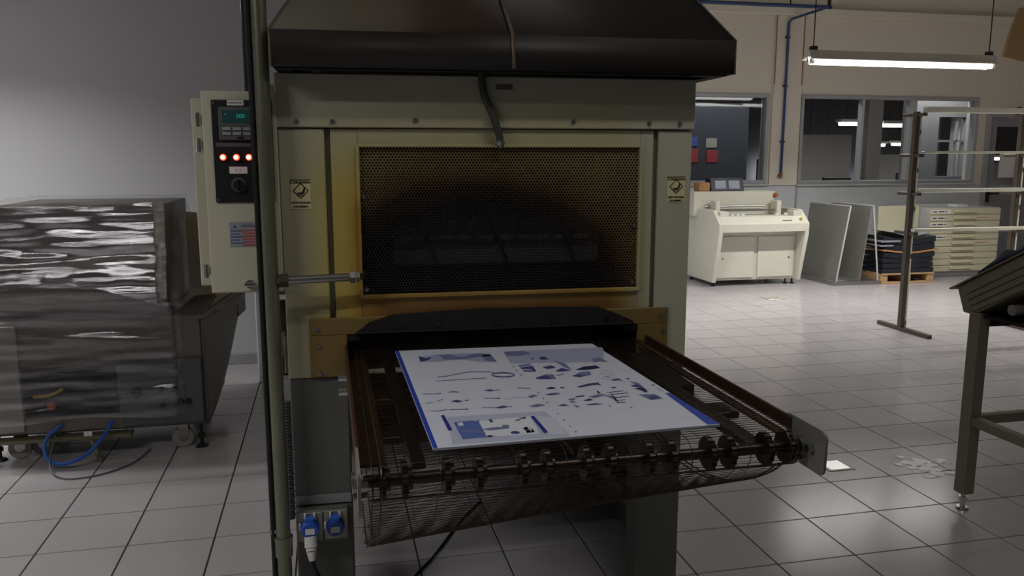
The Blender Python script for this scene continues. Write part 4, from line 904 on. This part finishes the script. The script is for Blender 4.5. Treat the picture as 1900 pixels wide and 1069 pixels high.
def zedge(x):
    t = (x+1.30)/.30
    return .915-.055*t*t if x < -1.30 else .915-.20*((x+1.30)/.62)**1.6
stuff(skin(-1.64, -.745, lambda x: .225+.012*sin(x*9), lambda x: zedge(x)+.03, .012, .012, 70, 60, .0008).build('film_lower_wrap', M_film, fm, True, ang=180))
stuff(skin(-1.70, -.80, lambda x: zedge(x), lambda x: 1.295+.004*sin(x*14), .026, .026, 120, 130, .0014).build('film_upper_wrap', M_film2, fm, True, ang=180))
stuff(MB().grid(lambda a, b: (-1.66+.86*a, 4.372+.85*b, 1.297+.006*nz(a*3, b*5, 0, 2)), 30, 14).build('film_top', M_film, fm, True, ang=180))
stuff(MB().grid(lambda a, b: (-.80+.012*nz(a*4, b*6, 1, 1.5)+.16*(1-b)*a, 4.40+.62*a+.30*b*(1-a), .76+.53*b), 24, 24).build('film_side', M_film, fm, True, ang=180))
bh = MB().tube([(-1.10, 4.33, .20), (-1.14, 4.27, .13), (-1.20, 4.22, .065), (-1.29, 4.20, .030), (-1.37, 4.22, .035), (-1.41, 4.26, .09), (-1.40, 4.30, .15), (-1.34, 4.34, .19)], .0095, 10, smooth=2).build('blue_hose', M_bhose)
tag(recenter(bh), 'blue hose looping down from the wrapped machine to the floor', 'hose')
wh = MB().tube([(-1.36, 4.30, .15), (-1.38, 4.20, .02), (-1.28, 4.06, .006), (-1.14, 4.07, .006), (-1.05, 4.14, .006), (-.98, 4.24, .006), (-.95, 4.40, .01)], .004, 6, smooth=2).build('thin_hose', M_grey)
tag(recenter(wh), 'thin grey hose curled on the floor under the blue hose', 'hose')
wp = MB().box(-.50, -.36, 5.62, 5.80, 0, .95, .01).box(-.505, -.355, 5.61, 5.81, .95, .97, .006).build('white_post', M_dado)
tag(recenter(wp), 'pale upright post between the wrapped machine and the pipe', 'post')

# ------------------------------------------------------------------ plate punch desk at the back wall
pm = thing('punch_machine', 'cream floor standing punch machine with two doors under the left window', 'machine', (4.9, 9.0, 0))
X0, X1 = 4.345, 5.49
cheek = [(8.70, .055), (8.57, .62), (8.57, .745), (8.74, .895), (9.45, .895), (9.45, .055)]
MB().prism(cheek, 'x', X0, X0+.05).build('side_panel', M_creamw, pm, True, bevel=.004); MB().prism(cheek, 'x', X1-.05, X1).build('side_panel', M_creamw, pm, True, bevel=.004)
MB().box(X0+.05, X1-.05, 8.76, 9.44, .07, .64).build('cabinet', M_creamw, pm, True)
MB().prism([(8.57, .65), (8.57, .745), (8.66, .825), (8.80, .825), (9.44, .80), (9.44, .65)], 'x', X0+.05, X1-.05).build('front_lip', M_creamw, pm, True, bevel=.004)
for a in (X0+.05, X1-.16): MB().box(a, a+.11, 8.66, 8.80, .80, .885, .004).build('corner_block', M_creamw, pm, True)
for a, b, s in ((X0+.075, (X0+X1)/2-.025, 1), ((X0+X1)/2+.025, X1-.075, -1)):
    d = MB().box(a, b, 8.742, 8.76, .10, .585, .003).build('door', M_creamw, pm, True)
    lx = a+.07 if s > 0 else b-.07
    MB().cyl((lx, 8.742, .33), (lx, 8.735, .33), .010, 12).build('lock', mat('brass', rgb(170, 140, 70), .3, .9) if s > 0 else bpy.data.materials['brass'], d, True)
MB().box(X0+.05, X1-.05, 8.80, 9.12, .80, .815).build('deck', M_dsteel, pm, True)
MB().box(4.29, 5.36, 9.14, 9.45, .80, 1.095, .008).build('rear_housing', M_creamw, pm, True)
MB().box(X0+.06, X1-.05, 8.98, 9.02, .865, .885, .003).cyl((X0+.06, 9.08, .92), (5.2, 9.08, .92), .012, 10).build('guide_bar', M_steel, pm, True)
for x in (4.50, 5.30): MB().box(x-.025, x+.035, 8.94, 9.10, .815, .99, .006).build('upright_bracket', M_creamw, pm, True)
for x in (4.66, 4.73, 4.80, 5.24, 5.36, 5.42): MB().cyl((x, 8.88, .815), (x, 8.88, .845), .022, 14).build('register_pin', M_white, pm, True)
MB().box(5.16, 5.28, 8.60, 8.615, .765, .78, .002, rot=(R(-41), 0, 0)).build('name_strip', M_grey, pm, True)
MB().cyl((5.40, 8.615, .79), (5.40, 8.60, .80), .016, 14).build('yellow_knob', M_yellow, pm, True)
MB().cyl((5.36, 9.14, 1.045), (5.36, 9.12, 1.045), .03, 16).cyl((5.36, 9.12, 1.045), (5.36, 9.105, 1.045), .02, 16).build('stop_button', M_orange, pm, True)
MB().cyl((4.83, 9.14, 1.0), (4.83, 9.13, 1.0), .012, 12).build('white_button', M_white, pm, True)
for x in (X0+.06, X1-.14, X1-.05):
    for y in (8.80, 9.38): MB().cyl((x, y, 0), (x, y, .012), .028, 14).cyl((x, y, .012), (x, y, .07), .010, 8).build('foot', M_rubber, pm, True)
dv = thing('twin_display', 'dark twin screen display box on top of the punch machine', 'display', (4.77, 9.3, 1.095))
MB().prism([(9.22, 1.095), (9.26, 1.25), (9.40, 1.25), (9.42, 1.095)], 'x', 4.55, 4.985).build('display_housing', M_screenf, dv, True, bevel=.006)
for x in (4.605, 4.785): MB().prism([(9.224, 1.125), (9.2505, 1.222), (9.255, 1.222), (9.23, 1.125)], 'x', x, x+.145).build('screen', M_screen, dv, True)
tb = MB().box(4.40, 4.545, 9.24, 9.40, 1.095, 1.20, .01).build('brown_box', M_card); tag(recenter(tb), 'small brown box beside the twin display on the punch machine', 'box')

# ------------------------------------------------------------------ leaning sheet rack
sr = thing('sheet_rack', 'grey tube frame rack holding two leaning metal sheets', 'rack', (6.12, 8.95, 0))
MB().box(5.80, 6.44, 8.50, 8.55, 0, .045, .004).box(5.80, 6.44, 9.32, 9.36, 0, .045, .004).box(5.80, 5.84, 8.55, 9.32, 0, .04, .004).box(6.40, 6.44, 8.55, 9.32, 0, .04, .004).build('base_frame', M_steel, sr, True)
MB().cyl((5.853, 8.52, .04), (5.985, 8.52, .935), .010, 8).build('front_tube', M_framew, sr, True)
for y in (8.52, 9.34): MB().cyl((6.415, y, .04), (6.29, y, .935), .010, 8).build('front_tube', M_framew, sr, True)
for x in (5.985, 6.29): MB().cyl((x, 8.52, .935), (x, 9.34, .935), .010, 8).build('top_tube', M_framew, sr, True)
for bx, tx_, lb in ((5.865, 5.978, 'larger looking left metal sheet leaning in the tube rack'), (6.175, 6.283, 'right metal sheet leaning in the tube rack')):
    s_ = MB().prism([(bx, .045), (tx_-.01, .925), (tx_, .925), (bx+.01, .045)], 'y', 8.535, 9.33).build('metal_sheet', M_sheet); tag(recenter(s_), lb, 'sheet', None)

# ------------------------------------------------------------------ pallet with black sheet stock
pal = thing('pallet', 'wooden pallet under a stack of black sheets', 'pallet', (6.80, 8.72, 0))
for k in range(4): MB().box(6.45, 7.17, 8.49+.115*k, 8.58+.115*k, .105, .125, .003).build('deck_board', M_wood, pal, True)
for x in (6.49, 6.81, 7.13): MB().box(x-.045, x+.045, 8.50, 8.92, .02, .105, .004).build('bearer', M_wood, pal, True)
for y in (8.52, 8.87): MB().box(6.45, 7.17, y-.04, y+.04, 0, .02, .003).build('bottom_board', M_wood, pal, True)
def slab(name, x0, x1, y0, y1, zf, th, m, lb, cat, group=None):
    mb = MB(); n = 14
    top = lambda a, b: (x0+(x1-x0)*a+.01*nz(a*3, b, zf(.5), 3), y0+(y1-y0)*b+.012*nz(a*4, b, zf(.3)*9, 2), zf(a)+th)
    V = [[mb.bm.verts.new(top(i/n, j/4)) for j in range(5)] for i in range(n+1)]
    U = [[mb.bm.verts.new((V[i][j].co.x, V[i][j].co.y, zf(i/n))) for j in range(5)] for i in range(n+1)]
    for i in range(n):
        for j in range(4):
            mb.bm.faces.new((V[i][j], V[i+1][j], V[i+1][j+1], V[i][j+1])); mb.bm.faces.new((U[i][j], U[i][j+1], U[i+1][j+1], U[i+1][j]))
        mb.bm.faces.new((V[i][0], U[i][0], U[i+1][0], V[i+1][0])); mb.bm.faces.new((V[i][4], V[i+1][4], U[i+1][4], U[i][4]))
    for j in range(4):
        mb.bm.faces.new((V[0][j], V[0][j+1], U[0][j+1], U[0][j])); mb.bm.faces.new((V[n][j], U[n][j], U[n][j+1], V[n][j+1]))
    return tag(recenter(mb.build(name, m)), lb, cat, group)
G = 'black sheets stacked on the pallet'
nm = ('lowest black sheet bundle, lying on the pallet boards', 'second black sheet bundle from the bottom on the pallet', 'third black sheet bundle from the bottom on the pallet', 'fourth black sheet bundle, just under the brown card')
for k in range(4):
    slab('black_bundle', 6.45+.008*(k % 2), 7.16-.01*(k % 3), 8.50, 8.90, lambda a, k=k: .126+.066*k-.012*sin(pi*a)*k*.6, .056, M_bfoil, nm[k], 'sheet bundle', G)
slab('brown_card', 6.43, 7.19, 8.49, 8.91, lambda a: .397-.035*sin(pi*a*.95)**1.5, .02, M_card, 'brown card sagging between the black bundles on the pallet', 'card')
slab('black_bundle', 6.46, 7.15, 8.50, 8.90, lambda a: .424-.036*sin(pi*a*.95)**1.5, .07, M_bfoil, 'black sheet bundle resting on the brown card', 'sheet bundle', G)
slab('black_bundle', 6.44, 7.16, 8.50, 8.90, lambda a: .502-.038*sin(pi*a*.95)**1.5+.0*a, .07, M_bfoil, 'topmost black sheet bundle, right under the thin pale sheet', 'sheet bundle', G)
slab('pale_sheet', 6.60, 7.17, 8.54, 8.95, lambda a: .612-.055*sin(pi*min(a*1.0, 1))+.02*a, .006, M_silver, 'thin pale sheet sagging on the very top of the pallet stack', 'sheet')
slab('white_folder', 6.40, 6.66, 8.47, 8.80, lambda a: .505+.0*a, .018, M_silver, 'upper white folder sticking out left of the pallet stack', 'folder')
slab('white_folder', 6.39, 6.56, 8.47, 8.80, lambda a: .455, .016, M_silver, 'lower white folder sticking out left of the pallet stack', 'folder')
cb = MB().box(6.69, 7.27, 8.955, 8.985, .0, .90, .004).build('cream_board', M_creamf); tag(recenter(cb), 'cream board standing behind the pallet stack', 'board')

# ------------------------------------------------------------------ flat file with ten drawers
ff = thing('flat_file', 'wide cream flat file cabinet with ten shallow drawers by the back wall', 'cabinet', (7.82, 9.2, 0))
FX0, FX1 = 7.31, 8.345
MB().box(FX0, FX1, 8.82, 9.65, .07, .875, .004).build('carcass', M_framew, ff, True)
MB().box(FX0+.02, FX1-.02, 8.86, 9.6, 0, .07).build('plinth', M_frame, ff, True)
for k in range(10):
    zt_ = .868-.0795*k; zb = zt_-.074
    d = MB().box(FX0+.008, FX1-.008, 8.80, 8.82, zb, zt_, .003).build('drawer', M_creamf, ff, True)
    MB().prism([(8.80, zt_-.012), (8.775, zt_-.020), (8.770, zt_-.044), (8.776, zt_-.044), (8.782, zt_-.026), (8.80, zt_-.020)], 'x', 7.63, 7.95).build('drawer_handle', M_creamf, d, True)
    if k in (0, 1, 2, 4):
        MB().box(FX0+.015, 7.60 - (.05 if k else 0), 8.797, 8.80, zb+.016, zt_-.016).build('label_holder', M_paper, d, True)
        for (a, b) in ((7.34, 7.40), (7.42, 7.50), (7.515, 7.54)):
            MB().box(a, b, 8.7962, 8.797, zb+.030, zt_-.030).build('label_line', M_inkD, d, True)
    if k in (1, 5): MB().box(8.0, 8.16, 8.7985, 8.80, zb+.034, zb+.040).build('drawer_note', M_redink, d, True)
wb = MB().box(7.80, 7.98, 8.95, 9.1, .875, .905, .004).build('white_carton', M_paper); tag(recenter(wb), 'small flat white carton on top of the flat file', 'carton')

# ------------------------------------------------------------------ cream bar rack
rk = thing('bar_rack', 'free standing rack of cream bars on two T foot posts', 'rack', (5.43, 6.15, 0))
for x in (4.90, 5.97):
    MB().box(x-.022, x+.022, 5.79, 6.45, 0, .035, .004).build('foot_bar', M_rackd, rk, True)
    MB().box(x-.026, x+.012, 6.125, 6.175, .035, 1.89, .004).build('post', M_rackd, rk, True)
    MB().box(x+.012, x+.028, 6.120, 6.172, .035, 1.87, .002).build('post_channel', M_rackp, rk, True)
    for z in (1.865, 1.525, 1.20, .862):
        MB().box(x-.020, x+.020, 6.05, 6.31, z-.015, z+.012, .003).build('arm', M_rackd, rk, True)
for z, r, x0 in ((1.868, .030, 4.96), (1.528, .014, 4.97), (1.200, .020, 4.96), (.862, .018, 4.93)):
    MB().box(x0-.04, 6.07, 6.06, 6.06+.055, z+.012-r*.0, z+.012+r*1.6, .005).build('cross_bar', M_rackp, rk, True)
for x in (4.90, 5.97):
    for z in (.05, .64, 1.05, 1.38, 1.70): MB().box(x+.014, x+.024, 6.117, 6.120, z, z+.04).build('slot_cover', M_hose, rk, True)

# ------------------------------------------------------------------ sloping table at the right
tbl = thing('sloping_table', 'dark steel table with a steep sloping tray top at the right edge', 'table', (3.3, 2.6, 0))
TX0, TX1 = 2.635, 4.05
tray = [(2.995, .960), (2.955, .975), (2.20, 1.392), (2.16, 1.32), (2.56, 1.045), (2.875, .862), (2.930, .864), (2.972, .958)]
MB().prism(tray, 'x', TX0, TX1).build('tray_top', M_table, tbl, True, bevel=.002)
MB().prism([(3.01, .955), (2.20, 1.402), (2.20, 1.396), (3.005, .950)], 'x', TX0-.012, TX1).build('top_lip', M_table, tbl, True)
for x, y in ((2.66, 2.865), (4.02, 2.865), (2.66, 2.20), (4.02, 2.20)):
    zt_ = .875 if y > 2.5 else 1.28
    MB().box(x-.029, x+.029, y-.029, y+.029, .075, zt_, .004).build('leg', M_table, tbl, True)
    MB().cyl((x, y, .0), (x, y, .012), .028, 18, .024).cyl((x, y, .012), (x, y, .075), .011, 12).cyl((x, y, .04), (x, y, .058), .02, 6).build('levelling_foot', M_chrome, tbl, True)
MB().box(2.64, 2.68, 2.229, 2.836, .385, .425, .003).build('stretcher', M_table, tbl, True)
MB().box(2.689, 3.99, 2.845, 2.885, .385, .425, .003).build('stretcher', M_table, tbl, True)
MB().box(2.69, 3.99, 2.84, 2.89, .815, .865, .003).build('apron', M_soot_shade, tbl, True)
MB().cyl((2.645, 2.69, .915), (4.0, 2.69, .915), .022, 16).build('under_roller', M_sheet, tbl, True)
for k in range(4):
    a, b = Vector((2.92-.012*k, .945-.024*k)), Vector((2.26-.02*k, 1.312-.024*k))
    MB().prism([(a.x, a.y), (b.x, b.y), (b.x, b.y-.004), (a.x, a.y-.004)], 'x', TX0-.0025, TX0+.001).build('side_ridge', M_rackd, tbl, True)
MB().box(2.65, 4.0, 2.25, 2.84, .855, .865).build('under_shelf', M_soot_shade, tbl, True)
def clothf(a, b):
    y = 2.87-.50*b; zz = .960+(2.995-y)*.5515
    return (2.632+.36*a, y, zz+.012+.030*(1.1+nz(a*3, b*4, 0, 1.6))*(min(a, 1-a, b, 1-b)*9 if min(a, 1-a, b, 1-b) < .111 else 1)+.012*abs(nz(a*7, b*9, 2, 1.5)))
c_ = MB().grid(clothf, 18, 22).build('navy_cloth', M_cloth); c_.modifiers.new('s', 'SOLIDIFY').thickness = .012
tag(recenter(c_), 'crumpled navy cloth lying on the sloping table top', 'cloth')

# ------------------------------------------------------------------ small things on floor, walls and ceiling
def drain(x0, x1, y0, y1, lb):
    t = thing('floor_drain', lb, 'drain', ((x0+x1)/2, (y0+y1)/2, 0), group=None)
    f = .014
    MB().box(x0, x1, y0, y0+f, 0, .003, .001).box(x0, x1, y1-f, y1, 0, .003, .001).box(x0, x0+f, y0+f, y1-f, 0, .003, .001).box(x1-f, x1, y0+f, y1-f, 0, .003, .001).build('drain_frame', M_sheet, t, True)
    MB().box(x0+f+.002, x1-f-.002, y0+f+.002, y1-f-.002, .0005, .0025, .001).build('drain_cover', M_drain, t, True)
drain(2.345, 2.488, 3.365, 3.508, 'small square steel floor drain near the conveyor end')
drain(4.56, 4.76, 7.80, 7.97, 'far square floor drain in front of the punch machine')
mb = MB(); random.seed(3)
for k in range(34):
    cx, cy = 2.86+random.gauss(0, .08), 3.33+random.gauss(0, .07); r = random.uniform(.012, .05)
    mb.poly([(cx+r*random.uniform(.5, 1.1)*cos(2*pi*i/9), cy+r*.8*random.uniform(.5, 1.1)*sin(2*pi*i/9), .0009+.00005*k) for i in range(9)])
rs = mb.build('dried_splash', M_resid); stuff(rs); tag(recenter(rs), 'pale dried splash on the floor tiles near the sloping table', 'stain')
bp_ = thing('air_pipe', 'dark blue air pipe along the wall top and down the pilaster', 'pipe', (5.75, 9.6, 1.25))
MB().tube([(2.2, 9.25, 3.30), (6.05, 9.25, 3.30)], .022, 10).build('pipe_run', M_bluepipe, bp_, True)
MB().tube([(6.0, 9.25, 3.30), (5.78, 9.66, 3.22), (5.755, 9.69, 3.18), (5.75, 9.69, 1.28)], .016, 10).build('pipe_drop', M_bluepipe, bp_, True)
for x, r in ((6.02, .022), (5.5, .008)): MB().cyl((x, 9.25, 3.28), (x, 9.25, ZC), r, 10).build('pipe_hanger', M_dsteel, bp_, True)
MB().cyl((5.75, 9.69, 1.24), (5.75, 9.69, 1.30), .022, 8).cyl((5.75, 9.69, 1.27), (5.69, 9.66, 1.27), .010, 8).build('air_tap', mat('tap_brass', rgb(150, 112, 70), .4, .7), bp_, True)
for z in (1.7, 2.4, 3.0): MB().box(5.72, 5.78, 9.68, 9.715, z-.012, z+.012, .003).build('pipe_clip', M_dsteel, bp_, True)
t_ = thing('hanging_board', 'brown board hanging from the ceiling at the top right corner', 'board', (6.5, 6.6, 2.4))
MB().prism([(6.13, 2.42), (6.18, 2.62), (6.27, 2.86), (6.9, 3.05), (6.9, 2.36), (6.30, 2.39)], 'y', 6.60, 6.64).build('board', M_brown, t_, True, bevel=.004)
MB().cyl((6.6, 6.62, 2.95), (6.6, 6.62, ZC), .006, 6).cyl((6.85, 6.62, 3.0), (6.85, 6.62, ZC), .006, 6).build('hanging_rod', M_dsteel, t_, True)
